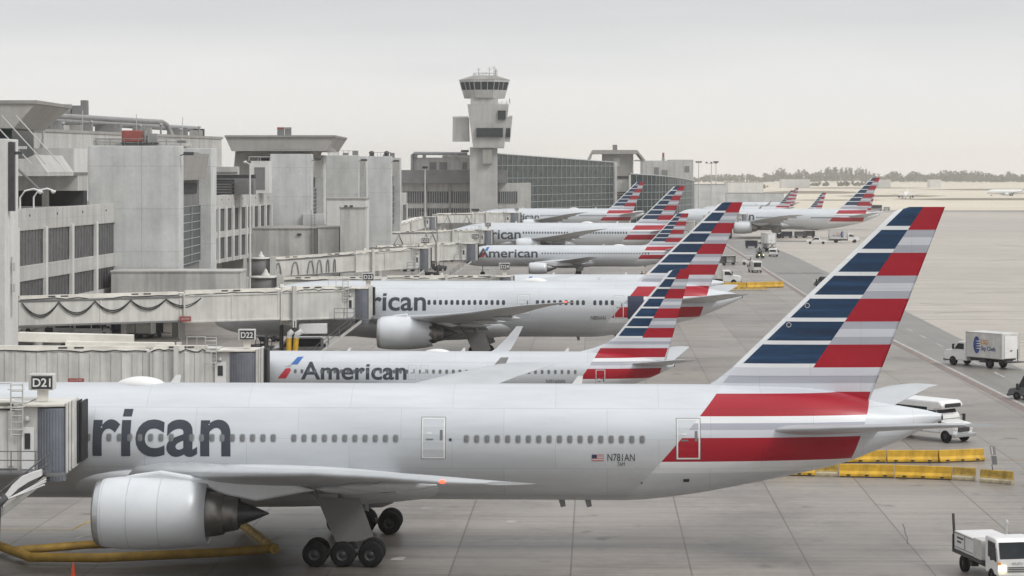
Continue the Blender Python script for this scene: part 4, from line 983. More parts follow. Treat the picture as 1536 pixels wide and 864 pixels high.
# roof door hut and plant in the gap
r = thing('roof_hut', (X(391, 414), 414, 16.4), 'small white roof hut with a grey double door', 'hut')
a = MB(); a.box(-1.7, 1.5, 0, 4, 0, 5.6); a.build('wall', M['white_render'], r, bevel=0.04)
a = MB(); a.box(-1.1, 0.75, -0.06, -0.01, 0.6, 4.5); a.build('door', M['recess'], r)
a = MB(); a.tube([(-2.0, -0.3, 6.3), (2.0, -0.3, 6.3)], 0.06, 5); a.tube([(-2.0, -0.3, 5.6), (-2.0, -0.3, 6.4)], 0.06, 5); a.tube([(0, -0.3, 5.6), (0, -0.3, 6.3)], 0.05, 5); a.build('railing', M['rod'], r)
random.seed(5)
for i, (px_, py0, py1, w_) in enumerate(((338, 250, 270, 2.0), (352, 262, 290, 3.2), (366, 268, 290, 1.6), (333, 272, 292, 1.4))):
    Yp = 398-i*3
    r = thing('roof_unit', (X(px_, Yp), Yp, 16.4), ('beige', 'dark open framed', 'tall grey', 'squat dark')[i] + ' plant unit on the roof left of the white hut', 'roof unit')
    zt = Z(py0, Yp)-16.4
    a = MB(); a.box(-w_, w_, 0, 3, 0, zt); a.build('case', [M['beige'], M['dark'], M['recess'], M['dark']][i], r, bevel=0.05)
    a = MB()
    for q in range(4): a.box(-w_-0.02, w_+0.02, -0.06, -0.01, zt*(0.15+0.2*q), zt*(0.21+0.2*q))
    a.build('grille', M['recess'], r)
r = thing('lamp_mast', (X(375, 352), 352, 0), 'slim lamp mast standing before the set back terminal wing', 'lamp mast')
a = MB(); a.tube([(0, 0, 0), (0, 0, 21.4)], [0.2, 0.12], 10); a.build('pole', M['white_render'], r)
a = MB(); a.tube([(0, 0, 21.2), (-0.7, 0, 21.6)], 0.08, 6); a.lathe([(-0.15, 0.02), (0, 0.3), (0.25, 0.2)], (-0.7, 0, 21.5), 10, axis='z', caps=True); a.build('lamp_head', M['white'], r)

# low blocks at apron level
def block(name, label, cat, x0, x1, y0, y1, zt, m, cap=True):
    r = thing(name, (x0, y0, 0), label, cat)
    a = MB(); a.box(0, x1-x0, 0, y1-y0, 0, zt); a.build('wall', m, r, bevel=0.05)
    if cap:
        a = MB(); a.box(-0.12, x1-x0+0.12, -0.12, y1-y0+0.12, zt+0.003, zt+0.28); a.build('coping', M['beige_dark'], r)
    return r
r = thing('gate_house', (-47.6, 283.8, 0), 'low beige gate house wall at the foot of the first tower', 'gate house')
a = MB(); a.box(0, X(372, 292)+47.6, 0, 6.1, 4.9, 8.2); a.build('wall', M['wall_low'], r, bevel=0.05)
a = MB(); a.box(-0.1, X(372, 292)+47.7, -0.1, 6.15, 8.203, 8.4); a.build('coping', M['beige'], r)
for x_ in (1.0, 8.0, 15.0):
    a = MB(); a.box(x_-0.3, x_+0.3, 3.0, 3.6, 0, 4.88); a.build('column', M['beige_dark'], r)
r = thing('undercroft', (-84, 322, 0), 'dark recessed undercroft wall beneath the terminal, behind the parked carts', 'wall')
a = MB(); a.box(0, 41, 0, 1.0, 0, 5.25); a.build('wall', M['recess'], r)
for k in range(6):
    a = MB(); a.box(3+k*6.4, 7.4+k*6.4, -0.12, -0.01, 0.05, 3.8); a.build('service_door', M['dark'], r)
r = block('gate_house', 'stained off white gate house with rooftop ladder, below the second tower', 'gate house', X(325, 408), X(476, 408), 408, 426, 10.3, M['wall_low'])
a = MB()
for x_ in (X(467, 408), X(472.5, 408)): a.tube([(x_-X(325, 408), -0.25, 3.0), (x_-X(325, 408), -0.25, 13.6)], 0.05, 5)
for k in range(26): a.tube([(X(467, 408)-X(325, 408), -0.25, 3.2+k*0.38), (X(472.5, 408)-X(325, 408), -0.25, 3.2+k*0.38)], 0.03, 4)
a.build('ladder', M['steel'], r)
for q in (342, 449):
    a = MB(); a.box(X(q-3, 408)-X(325, 408), X(q+3, 408)-X(325, 408), -0.3, -0.01, 9.3, 9.6); a.build('wall_light', M['dark'], r)
block('gate_house', 'pale flank block stepping up right of the rooftop ladder', 'gate house', X(476.5, 407), X(509, 407), 407, 427, 10.5, M['wall_low'])
r = block('plant_cube', 'tall smooth off white cube standing in front of the concrete towers', 'block', X(510, 405), X(547, 405), 405, 411, 13.9, M['wall_low'])
for q in (519, 527):
    a = MB(); a.box(X(q-2.5, 405)-X(510, 405), X(q+2.5, 405)-X(510, 405), -0.35, -0.01, 14.2, 14.45); a.build('wall_light', M['dark'], r)
block('plant_cube', 'broad pale parapet block behind the smooth cube', 'block', X(490, 415), X(549, 415), 415, 424, 15.3, M['white_render'])
block('plant_cube', 'small stepped roof block by the rooftop ladder top', 'block', X(454, 427.5), X(487, 427.5), 427.2, 427.95, 12.6, M['tower'], False)
# round vents on the last towers
for i, px_ in enumerate((557.5, 580)):
    r = thing('roof_vent', (X(px_, 525), 525, 23.4), ('left' if i == 0 else 'right') + ' round cowl vent on the last concrete tower roof', 'vent', 'cowl vents on the last tower')
    a = MB(); a.lathe([(0, 0.5), (0.7, 0.5), (0.75, 0.62), (1.0, 0.58), (1.25, 0.3), (1.3, 0.02)], (0, 0, 0), 16, axis='z', caps=True); a.build('cowl', M['dsteel'], r)
    a = MB(); a.box(-0.7, 0.7, -0.7, 0.7, -0.0, 0.15); a.build('flange', M['pipe'], r)

# ------------------------------------------------------------------ control tower and the halls around it
YT = 790; u = YT/F
def TX(px): return X(px, YT)
def TZ(py): return Z(py, YT)
def prx(x0, x1, y0, y1): return rect(TX(x0), TX(x1), y0, y1)
r = thing('control_tower', (0, 0, 0), 'tall grey airport control tower with a glazed cab and roof aerials', 'control tower')
a = MB(); a.frustum(prx(705, 746, YT-3, YT+8), prx(705, 746, YT-3, YT+8), 0, TZ(221)); a.build('shaft', M['atc'], r)
a = MB(); a.frustum(prx(710, 756, YT-5, YT+10), prx(701.5, 763, YT-6, YT+11), TZ(222), TZ(157)); a.build('body', M['atc'], r)
a = MB(); a.frustum(prx(757.5, 765, YT-4.5, YT+9), prx(757.5, 768.5, YT-4.5, YT+9), TZ(212), TZ(176)); a.build('side_bay', M['atc'], r)
a = MB(); a.frustum(prx(679, 704, YT-3, YT+7), prx(679.5, 703, YT-3, YT+7), TZ(212), TZ(177)); a.build('side_bay', M['atc'], r)
a = MB(); a.box(TX(679), TX(703), YT-3.2, YT-2.9, TZ(177)+0.05, TZ(175)); a.box(TX(763), TX(769), YT-4.7, YT-4.5, TZ(176)+0.05, TZ(174)); a.build('railing', M['rod'], r)
a = MB(); a.box(TX(715), TX(754.5), YT-6.1, YT-5.4, TZ(206), TZ(192.5)); a.build('window', M['glass'], r)
a = MB(); a.box(TX(756.5), TX(765.5), YT-5.0, YT-4.3, TZ(206), TZ(192.5)); a.build('window', M['glass'], r)
a = MB(); a.box(TX(747), TX(758.5), YT-6.35, YT-5.4, TZ(180), TZ(166.5)); a.build('window', M['glass'], r)
a = MB(); a.box(TX(724), TX(738.5), YT-4.4, YT-3.02, TZ(246), TZ(223)); a.build('hanging_box', M['beige_dark'], r, bevel=0.1)
a = MB(); a.frustum(prx(706, 746.5, YT-3, YT+8), prx(706, 746.5, YT-3, YT+8), TZ(156.5), TZ(147)); a.build('neck', M['atc'], r)
def octo(cx, cy, a_, b_):
    k = 0.42; return [(cx-a_, cy-b_*k), (cx-a_*k, cy-b_), (cx+a_*k, cy-b_), (cx+a_, cy-b_*k), (cx+a_, cy+b_*k), (cx+a_*k, cy+b_), (cx-a_*k, cy+b_), (cx-a_, cy+b_*k)]
cx_, cy_ = TX(726.5), YT+2.5
def cabr(py): f_ = (py-120)/(147-120); return (37.5-7*f_)*u, (35-7*f_)*u
def cabl(mb, py0, py1, m=0, gr=0.0):
    mb.frustum(octo(cx_, cy_, cabr(py0)[0]+gr, cabr(py0)[1]+gr), octo(cx_, cy_, cabr(py1)[0]+gr, cabr(py1)[1]+gr), TZ(py0), TZ(py1), m)
a = MB(); cabl(a, 147, 135.2); a.build('cab_base', M['atc'], r)
a = MB(); cabl(a, 135, 123.6, 0, -0.15); a.build('cab_window', M['glass'], r)
a = MB()
b0, b1 = octo(cx_, cy_, cabr(135)[0]-0.05, cabr(135)[1]-0.05), octo(cx_, cy_, cabr(123.6)[0]-0.05, cabr(123.6)[1]-0.05)
for i in range(8):
    for t in (0, 0.34, 0.67):
        j = (i+1) % 8; L_ = lambda P_: (P_[i][0]+(P_[j][0]-P_[i][0])*t, P_[i][1]+(P_[j][1]-P_[i][1])*t)
        a.tube([(*L_(b0), TZ(135)), (*L_(b1), TZ(123.6))], 0.16, 5)
a.build('mullion_grid', M['mullion'], r)
a = MB(); cabl(a, 123.4, 120, 0, 0.05); a.build('cab_fascia', M['tower'], r)
a = MB(); a.frustum(octo(cx_, cy_, cabr(120)[0]+0.2, cabr(120)[1]+0.2), octo(cx_, cy_, 17*u, 14*u), TZ(119.9), TZ(113)); a.build('roof', M['roof'], r)
a = MB()
for q in range(8): b0 = octo(cx_, cy_, 16*u, 13*u); a.tube([(*b0[q], TZ(113)), (*b0[q], TZ(109))], 0.07, 4); a.tube([(*b0[q], TZ(109.3)), (*b0[(q+1) % 8], TZ(109.3))], 0.06, 4)
a.build('roof_rail', M['rod'], r)
for i, (px_, py_, rr) in enumerate(((718, 101, 0.16), (724, 107, 0.12), (734, 100, 0.15), (741, 98, 0.14), (744, 103, 0.5), (712, 108, 0.1), (729, 106, 0.1))):
    a = MB(); a.tube([(TX(px_), cy_-1+i*0.4, TZ(113)), (TX(px_), cy_-1+i*0.4, TZ(py_))], [rr, rr*0.6], 6); a.tube([(TX(px_)-0.7, cy_-1+i*0.4, TZ(py_+3)), (TX(px_)+0.7, cy_-1+i*0.4, TZ(py_+3.5))], 0.09, 4); a.build('aerial', M['rod'], r)
a = MB()
for px_, py_ in ((748, 154), (753, 152), (760, 151), (765, 150)): a.tube([(TX(px_), YT-3, TZ(157)), (TX(px_), YT-3, TZ(py_))], 0.1, 5)
a.tube([(TX(747), YT-3.2, TZ(155)), (TX(763), YT-3.2, TZ(155))], 0.08, 4); a.lathe([(-0.1, 0.02), (0, 0.7), (0.2, 0.9)], (TX(764), YT-3, TZ(151)), 10, axis='x'); a.build('ledge_aerial', M['rod'], r)

r = thing('operations_building', (0, 0, 0), 'broad flat roofed office building with dark window bands behind the control tower', 'building')
a = MB(); a.frustum(rect(TX(596), TX(797), YT+9, YT+40), rect(TX(596), TX(797), YT+9, YT+40), 0, TZ(275)); a.build('wall', M['beige'], r)
a = MB(); a.frustum(rect(TX(594), TX(760), YT+6, YT+42), rect(TX(594), TX(760), YT+6, YT+42), TZ(274.8), TZ(255)); a.build('roof_band', M['recess'], r)
for px0, px1 in ((603, 634), (640, 671.5), (676, 705), (747.5, 776)):
    for py0, py1 in ((304.5, 287.5), (325, 313)):
        a = MB(); a.box(TX(px0), TX(px1), YT+8.7, YT+8.99, TZ(py0), TZ(py1))
        for q in range(1, 9): x_ = TX(px0+(px1-px0)*q/9); a.box(x_-0.1, x_+0.1, YT+8.5, YT+8.69, TZ(py0), TZ(py1), 1)
        a.build('window', [M['blind'], M['mullion']], r)
for px_ in (637, 673.5):
    a = MB(); a.box(TX(px_-1.3), TX(px_+1.3), YT+8.2, YT+8.98, 0, TZ(276)); a.build('pier', M['beige_dark'], r)
r = thing('plant_penthouse', (0, 0, 0), 'beige plant room with louvres and overhead duct left of the control tower', 'plant room')
a = MB(); a.frustum(rect(TX(614), TX(703), YT+14, YT+30), rect(TX(614), TX(703), YT+14, YT+30), TZ(254.9), TZ(236)); a.build('wall', M['beige'], r)
for px0, px1 in ((642, 652.5), (657, 669), (692, 699)):
    a = MB(); a.box(TX(px0), TX(px1), YT+13.8, YT+13.99, TZ(254), TZ(243)); a.build('louvre', M['recess'], r)
a = MB(); a.tube([(TX(616), YT+13, TZ(255)), (TX(616), YT+13, TZ(232)), (TX(619), YT+13, TZ(229.5)), (TX(700), YT+14, TZ(230))], 0.55, 8); a.build('duct', M['pipe'], r)
for px_ in (621, 634, 667, 683):
    a = MB(); a.box(TX(px_-2.5), TX(px_+2.5), YT+13, YT+16, TZ(236)+0.01, TZ(231)); a.build('duct_support', M['pipe'], r)
a = MB(); a.tube([(TX(690), YT+15, TZ(230)), (TX(691), YT+15, TZ(226)), (TX(702), YT+15, TZ(226))], 0.4, 8); a.build('duct', M['dsteel'], r)

# glass halls
def curtain_wall(name, label, pts, ztops, nv, zs, gm, back):
    """glazed front along pts (plan), top height per point; back: plan points closing the solid behind"""
    r = thing(name, (0, 0, 0), label, 'glass hall')
    a = MB(); n = len(pts)
    for i in range(n-1):
        a.add([(*pts[i], 0), (*pts[i+1], 0), (*pts[i+1], ztops[i+1]), (*pts[i], ztops[i])], [(0, 1, 2, 3)])
        q = lambda p_: (p_[0]-0.6, p_[1]+0.8)
        a.add([(*q(pts[i]), 0), (*q(pts[i+1]), 0), (*q(pts[i+1]), ztops[i+1]), (*q(pts[i]), ztops[i])], [(0, 1, 2, 3)])
        a.add([(*pts[i], ztops[i]), (*pts[i+1], ztops[i+1]), (*q(pts[i+1]), ztops[i+1]), (*q(pts[i]), ztops[i])], [(0, 1, 2, 3)])
    a.build('glazing', gm, r)
    b_ = MB(); full = [(p_[0]-0.7, p_[1]+0.9) for p_ in pts] + back; zt = [z-0.3 for z in ztops] + [ztops[-1]-0.3]*(len(back)-1) + [ztops[0]-0.3]
    m_ = len(full); b_.add([(*p_, 0) for p_ in full] + [(*p_, z) for p_, z in zip(full, zt)], [tuple(range(m_, 2*m_))] + [(i, (i+1) % m_, m_+(i+1) % m_, m_+i) for i in range(m_)]); b_.build('hall_body', M['roof'], r)
    seg = [0]
    for i in range(n-1): seg.append(seg[-1] + math.hypot(pts[i+1][0]-pts[i][0], pts[i+1][1]-pts[i][1]))
    def along(t):
        d_ = t*seg[-1]
        for i in range(n-1):
            if d_ <= seg[i+1]+1e-6: break
        f_ = (d_-seg[i])/(seg[i+1]-seg[i]); return (pts[i][0]+(pts[i+1][0]-pts[i][0])*f_+0.08, pts[i][1]+(pts[i+1][1]-pts[i][1])*f_-0.14, ztops[i]+(ztops[i+1]-ztops[i])*f_)
    g = MB()
    for k in range(nv+1):
        x_, y_, z_ = along(k/nv); g.box(x_-0.08, x_+0.08, y_-0.06, y_+0.06, 0, z_)
    m2 = max(1, (n-1)*2)
    for z_ in zs + [None]:
        for k in range(m2):
            p0, p1 = along(k/m2), along((k+1)/m2)
            za, zb = (z_, z_) if z_ else (p0[2]-0.1, p1[2]-0.1)
            if z_ and z_ > min(p0[2], p1[2]): continue
            g.tube([(p0[0], p0[1]-0.05, za), (p1[0], p1[1]-0.05, zb)], 0.09 if z_ else 0.25, 4)
    g.build('mullion_grid', M['mullion'], r)
    return r
P0, P1 = (X(745, 800), 800), (X(920, 917), 917)
curtain_wall('glass_hall', 'big dark green glass hall with a sloping roof right of the control tower', [P0, P1], [26.2, 23.8], 25, [22.2, 17.9, 15.2, 12.0, 9.6, 7.2], M['green_glass'], [(P1[0]-4, P1[1]+40), (P0[0]-20, P0[1]+60)])
cp = [(945, 930), (965, 934), (985, 942), (1003, 953), (1018, 967), (1030, 984), (1038, 1004), (1041, 1030)]
curtain_wall('curved_glass_hall', 'smaller glass hall curving away to the right behind the striped tails', [(X(a_, b_), b_) for a_, b_ in cp], [19.3, 19.0, 18.7, 18.2, 17.6, 17.0, 16.4, 16.0], 34, [14.9, 12.0, 9.2, 6.4], M['green_glass'], [(X(1000, 1060), 1060), (X(950, 1000), 1000)])
r = thing('link_block', (0, 0, 0), 'narrow beige block with dark louvres joining the two glass halls', 'building')
a = MB(); a.box(X(921.5, 925), X(944, 925), 925, 950, 0, Z(268, 925)); a.build('wall', M['beige'], r)
a = MB(); a.box(X(921, 922), X(925, 922), 918, 924.9, 0, Z(243, 922)); a.box(X(943, 924), X(946, 924), 922, 924.9, 0, Z(262, 924)); a.build('pier', M['white_render'], r)
for q in range(6):
    a = MB(); a.box(X(925, 924.6), X(942, 924.6), 924.6, 924.98, Z(290+q*4, 925), Z(288+q*4, 925)); a.build('louvre', M['dark'], r)
a = MB(); a.box(X(924, 924.6), X(943, 924.6), 924.6, 924.98, Z(268, 925), Z(264, 925)); a.build('window', M['dark'], r)
YR = 940; q_ = lambda px: X(px, YR)
r = thing('roof_house', (0, 0, 0), 'taupe roof house with gabled overhanging eaves on top of the glass hall', 'roof house')
a = MB(); a.box(q_(905), q_(950), YR, YR+14, 14, Z(231, YR)-0.02); a.build('wall', M['beige_dark'], r)
a = MB(); a.box(q_(890), q_(955), YR-3, YR+17, Z(231, YR), Z(225, YR)); a.build('roof', M['beige_dark'], r)
for p_ in ([(q_(889.8), Z(225, YR)), (q_(889.8), Z(228, YR)), (q_(885), Z(241, YR)), (q_(882.5), Z(240, YR))], [(q_(955.2), Z(225, YR)), (q_(967.5), Z(240, YR)), (q_(965.5), Z(242, YR)), (q_(955.2), Z(229, YR))]):
    a = MB(); a.prism(p_, 'y', YR-3, YR+17); a.build('eave', M['beige_dark'], r)
a = MB(); a.box(q_(950.5), q_(966), YR-2.5, YR-1.5, Z(242, YR), Z(240, YR)); a.build('tie_beam', M['beige_dark'], r)
a = MB(); a.box(q_(920), q_(926.5), YR+4, YR+7, Z(225, YR), Z(217, YR)); a.build('chimney', M['recess'], r)
for px_ in (909, 948):
    a = MB(); a.tube([(q_(px_), YR-0.4, Z(256, YR)), (q_(px_), YR-0.4, Z(240, YR))], 0.25, 6); a.build('post', M['beige'], r)
a = MB(); a.box(q_(920), q_(930), YR-0.3, YR-0.01, Z(250, YR), Z(237, YR)); a.build('panel', M['beige'], r)
YP = 1045; q_ = lambda px: X(px, YP)
r = thing('plant_building', (0, 0, 0), 'pale rooftop plant building with a red beacon, right end of the terminal', 'building')
a = MB(); a.box(q_(963), q_(1004), YP-6, YP+14, 10, Z(241, YP)); a.box(q_(1004.2), q_(1040), YP, YP+16, 10, Z(239.5, YP)); a.build('wall', M['beige'], r)
for px0, px1, py0, py1, yy in ((980, 987, 263, 251, YP-6), (991, 1000, 265, 255, YP-6), (1027, 1034, 258, 249, YP)):
    a = MB(); a.box(q_(px0), q_(px1), yy-0.2, yy-0.01, Z(py0, YP), Z(py1, YP)); a.build('window', M['recess'], r)
a = MB(); a.box(q_(993), q_(997), YP, YP+1.2, Z(241, YP), Z(236, YP)); a.box(q_(993.5), q_(996.5), YP+0.1, YP+1, Z(236, YP), Z(229, YP), 1); a.build('beacon', [M['pipe'], M['red']], r)
block('perimeter_wall', 'grey concrete wall at the far edge right of the curved glass hall', 'wall', X(1040, 1120), X(1088, 1120), 1120, 1135, Z(277, 1120), M['tower'])
block('perimeter_wall', 'lower grey wall behind the two distant airliners', 'wall', X(1089, 1190), X(1176, 1190), 1190, 1205, Z(290, 1190), M['tower'])
block('hangar', 'low pale hangar beyond the perimeter wall', 'hangar', X(1092, 1500), X(1145, 1500), 1500, 1530, Z(273.5, 1500), M['white_render'])
for px0, px1, pt_, Yh, lb in ((1172, 1215, 269.0, 2900, 'long pale shed before the hazy tree line, right of the light masts'), (1318, 1336, 269.5, 2950, 'small pale shed in the middle of the hazy tree line'), (1395, 1412, 269.5, 3000, 'small cream shed towards the right end of the tree line')):
    block('airfield_shed', lb, 'shed', X(px0, Yh), X(px1, Yh), Yh, Yh+20, Z(pt_, Yh), M['white_render'], False)

# light masts on the far side
def mast(px, Y, zt, heads, label):
    r = thing('light_mast', (X(px, Y), Y, 0), label, 'light mast')
    a = MB(); a.tube([(0, 0, 0), (0, 0, zt)], [0.3, 0.16], 8); a.build('pole', M['rod'], r)
    a = MB(); a.tube([(-heads, 0, zt), (heads, 0, zt)], 0.12, 5); a.build('crossbar', M['rod'], r)
    for k in (-1, 0, 1):
        h = MB(); h.box(k*heads*0.85-0.4, k*heads*0.85+0.4, -0.4, 0.4, zt+0.1, zt+0.7); h.build('floodlight', M['dsteel'], r)
mast(1048, 1090, Z(244, 1090), 1.2, 'slim light mast nearest to the plant building')
mast(1067, 1100, Z(245, 1100), 2.6, 'light mast with the widest crossbar right of the plant building')
mast(1074, 1130, Z(244, 1130), 1.0, 'light mast close behind the wide crossbar mast')
mast(713, 640, Z(317, 640), 0.8, 'short twin headed light mast among the bridges below the control tower')
mast(637.5, 700, Z(253, 700), 0.5, 'thin lamp pole in front of the office building windows')

# tree line
random.seed(21)
def leaf_mass(name, spans, label=None):
    mb = MB()
    for px0, px1, Y, hs, dens in spans:
        n = int((px1-px0)*dens)
        for i in range(n):
            px = px0+(px1-px0)*random.random(); yy = Y+random.uniform(-60, 60); x = X(px, yy)
            hh = hs*(0.80+0.20*math.sin(px*0.11+math.sin(px*0.037)*3))*random.uniform(0.45, 1.12)
            cw = random.uniform(1.6, 4.2); col = random.random() < 0.35
            for j in range(34):
                t = random.random()**0.7; z = hh*(0.12+0.88*t); sp_ = cw*((1.25-1.05*t) if col else (1.15-0.9*abs(t-0.5)))
                c = Vector((x+random.gauss(0, sp_*0.5), yy+random.gauss(0, sp_*0.5), z+random.gauss(0, 0.6)))
                s_ = random.uniform(0.8, 1.9); n_ = Vector((random.gauss(0, 1), random.gauss(0, 1), random.gauss(0, 1))).normalized()
                a_ = n_.orthogonal().normalized()*s_; b_ = n_.cross(a_).normalized()*s_*0.8
                mb.add([c-a_, c-b_, c+a_, c+b_], [(0, 1, 2, 3)])
    o = mb.build(name, [M['leaf'], M['bark']]); o['kind'] = 'stuff'; return o
m, b, p = new_mat('tree foliage')
gi = b.n('ShaderNodeNewGeometry')
b.put(p.inputs['Base Color'], b.ramp(gi.outputs['Random Per Island'], [(0.0, (0.05, 0.06, 0.035)), (0.6, (0.085, 0.10, 0.06)), (1.0, (0.12, 0.13, 0.08))])); p.inputs['Roughness'].default_value = 0.8
M['leaf'] = m; M['bark'] = mat('bark', (0.09, 0.07, 0.05), 0.9)
leaf_mass('treeline', [(1146, 1300, 4450, 25, 2.4), (1300, 1450, 4450, 20, 2.2), (1440, 1580, 4400, 19, 2.2), (1040, 1150, 4450, 14, 1.2)])
leaf_mass('shrubbery', [(1095, 1145, 2700, 8, 0.5), (1180, 1320, 3300, 5, 0.4)])
# ------------------------------------------------------------------ passenger bridges
def jet_bridge(label, cab, floor, h, start, cuts=(0.0, 0.45, 0.75, 1.0), ribbed=False, cable=None, stairs=True, ladder=True, bumper=1.2, w=2.9, support=0.35, rotunda=False, cabw=1.0, near=True, struts=False, grow=0.14):
    """cab: (x, y) of the cab centre; start: (x, y, floor z) of the terminal end; cuts: joints between telescoping sections, 0 = cab"""
    r = thing('jet_bridge', (cab[0], cab[1], 0), label, 'jet bridge', 'passenger bridges')
    a0 = math.atan2(abs(start[1]-cab[1]), abs(start[0]-cab[0])); S0 = Vector((-1.58*cabw - (w/2+0.3)*math.sin(a0), 0, floor)); S1 = Vector((start[0]-cab[0], start[1]-cab[1], start[2]))
    d = (S1-S0); dn = Vector((d.x, d.y, 0)).normalized(); q = Vector((-dn.y, dn.x, 0))
    if q.y > 0: q = -q                              # the side towards the viewer
    at = lambda t, o=0.0, z=0.0: S0 + d*t + q*o + Vector((0, 0, z))
    n = len(cuts)-1
    for i in range(n):
        t0, t1 = cuts[i], cuts[i+1]; g = (n-1-i)*grow; hh = h-0.25+g*1.3-0.2; ww = w+g*2
        m = MB(); z0 = -g*0.6
        m.beam(at(t0, 0, z0), at(t1, 0, z0), ww, hh)
        L = d.length*(t1-t0)
        if ribbed:
            k_ = int(L/0.85)
            for k in range(k_+1):
                t = t0+(t1-t0)*(k+0.5)/(k_+1); p = at(t, ww/2+0.02, z0+0.12)
                m.beam(p-dn*0.16, p+dn*0.16, 0.09, hh-0.24)
        else:
            for k in (0.0, 1.0, 0.5) if L > 9 else (0.0, 1.0):
                p = at(t0+(t1-t0)*min(0.985, max(0.015, k)), ww/2+0.02, z0+0.04); m.beam(p-dn*0.10, p+dn*0.10, 0.10, hh-0.08)
            for zz in (0.0, hh-0.22):
                m.beam(at(t0+0.002, ww/2+0.03, z0+zz), at(t1-0.002, ww/2+0.03, z0+zz), 0.12, 0.2, 1)
        tn = m.build('tunnel', [M['cream_rib'] if ribbed else M['cream'], M['recess'] if i == n-1 and not ribbed else M['cream']], r, bevel=0.03)
        tr = MB(); tr.beam(at(t0+0.004, 0, z0+hh+0.005), at(t1-0.004, 0, z0+hh+0.005), ww*0.96, 0.10)
        tr.beam(at(t0+0.01, ww*0.30, z0+hh+0.11), at(t1-0.01, ww*0.30, z0+hh+0.11), 0.55, 0.28)
        for k in range(max(1, int(L/7))):
            t = t0+(t1-t0)*(k+0.5)/max(1, int(L/7)); p = at(t, ww*0.30+0.29, z0+hh+0.2); tr.beam(p-dn*1.0, p-dn*0.25, 0.06, 0.12, 1); tr.beam(p+dn*0.3, p+dn*1.0, 0.06, 0.12, 1)
        jit = [at(t0+(t1-t0)*(0.02+0.96*j/14), ww/2+0.03+random.uniform(0, 0.06), z0+hh+random.uniform(-0.12, 0.14)) for j in range(15)]
        tr.tube(jit, 0.05, 5, 1)
        tr.build('roof_tray', [M['cream_roof'], M['dark']], tn)
    if cable == 'drape':
        c = MB(); k_ = 5
        for ly in (0, 1):
            for k in range(k_):
                ta, tb = 0.985-0.53*k/k_, 0.985-0.53*(k+1)/k_; ww = w/2+0.12+ly*0.03
                c.tube([at(ta+(tb-ta)*j/10, ww, h-0.75-(1.25-0.13*k+ly*0.2)*(1-(2*j/10-1)**2)) for j in range(11)], 0.055, 5)
        c.build('cable', M['rubber'], r)
    if cable == 'loops':
        ts = [(0.97, 0.93), (0.86, 0.81), (0.75, 0.705), (0.685, 0.65), (0.62, 0.60), (0.57, 0.555)]
        for a_, b_ in ts: c = MB(); c.tube([at(a_+(b_-a_)*j/10, w/2+0.14, 0.3+(h-1.3)*(1-abs(2*j/10-1)**2.6)) for j in range(11)], 0.07, 5); c.build('cable', M['steel'], r)
    if struts:
        c = MB()
        for t in (0.55, 0.62, 0.9): c.tube([at(t, w/2+0.1, 0.2), at(t-0.05, w/2+0.1, h-0.8), at(t-0.09, w/2+0.1, 0.2)], 0.09, 5)
        c.build('brace', M['steel'], r)
    # lift columns and bogie
    if support:
        c = MB(); p = at(support); zt = p.z
        for s_ in (-1, 1):
            b0 = at(support, s_*(w/2+0.55)); c.tube([(b0.x, b0.y, 0.9), (b0.x, b0.y, zt-0.2)], 0.22, 10, 1)
            c.beam(Vector((b0.x, b0.y, zt-0.9))-dn*0.2, Vector((b0.x, b0.y, zt-0.9))+dn*0.2, 0.4, h+1.15)
        b0, b1 = at(support, -(w/2+0.55)), at(support, w/2+0.55); b0.z = b1.z = zt-0.75; c.beam(b0, b1, 0.4, 0.45); b0.z = b1.z = 0.7; c.beam(b0, b1, 0.7, 0.4, 1)
        lg = c.build('lift_column', [M['cream'], M['dsteel']], r)
        for s_ in (-1, 1):
            b0 = at(support, s_*(w/2+0.1)); wh = MB(); wh.lathe([(-0.22, 0.2), (-0.22, 0.5), (0, 0.55), (0.22, 0.5), (0.22, 0.2)], (b0.x, b0.y, 0.55), 20, 0, 'y', True); wh.build('wheel', M['tyre'], lg)
    if rotunda:
        c = MB(); p = S1 + d.normalized()*1.2; c.lathe([(0, 1.9), (0.0, 2.0), (h-0.1, 2.0), (h-0.1, 1.9)], (p.x, p.y, p.z-0.1), 28, 0, 'z', True)
        ro = c.build('rotunda', M['recess'], r)
        c = MB(); c.lathe([(0, 2.25), (0.16, 2.25), (0.22, 0.6), (0.22, 0.5)], (p.x, p.y, p.z+h-0.18), 28, 0, 'z', True); c.lathe([(0, 0.6), (0.25, 0.55), (0.45, 0.3), (0.7, 0.25), (1.0, 0.03)], (p.x, p.y, p.z+h+0.03), 14, 0, 'z', True); c.build('rotunda_cap', M['cream'], ro)
        c = MB(); c.tube([(p.x, p.y, 0), (p.x, p.y, p.z-0.15)], 0.8, 14); c.build('rotunda_column', M['beige'], ro)
        c = MB(); c.box(p.x-2.6, p.x-2.15, p.y-2.2, p.y-1.2, p.z-0.1, p.z+h-0.05); c.build('rotunda_jamb', M['cream'], ro); c = MB(); c.box(p.x+1.7, p.x+2.6, p.y-2.3, p.y-1.5, p.z-0.1, p.z+h+0.25); c.build('rotunda_jamb', M['cream'], ro)
    else:
        c = MB(); p = at(0.93); c.tube([(p.x, p.y, 0), (p.x, p.y, p.z-0.3)], 0.5, 12); c.build('support_column', M['beige'], r)
    # cab
    k = cabw; z0, z1 = floor-0.25, floor+h
    c = MB(); c.prism([(-1.7*k, -1.55), (-0.62*k, -1.6), (-0.62*k, 1.2), (-1.7*k, 1.2)], 'z', z0, z1-0.25); c.prism([(-0.62*k, -1.3), (0.8*k, -1.3), (0.8*k, 1.2), (-0.62*k, 1.2)], 'z', z0, z1-0.3)
    cb = c.build('cab', M['white_worn'], r, bevel=0.04)
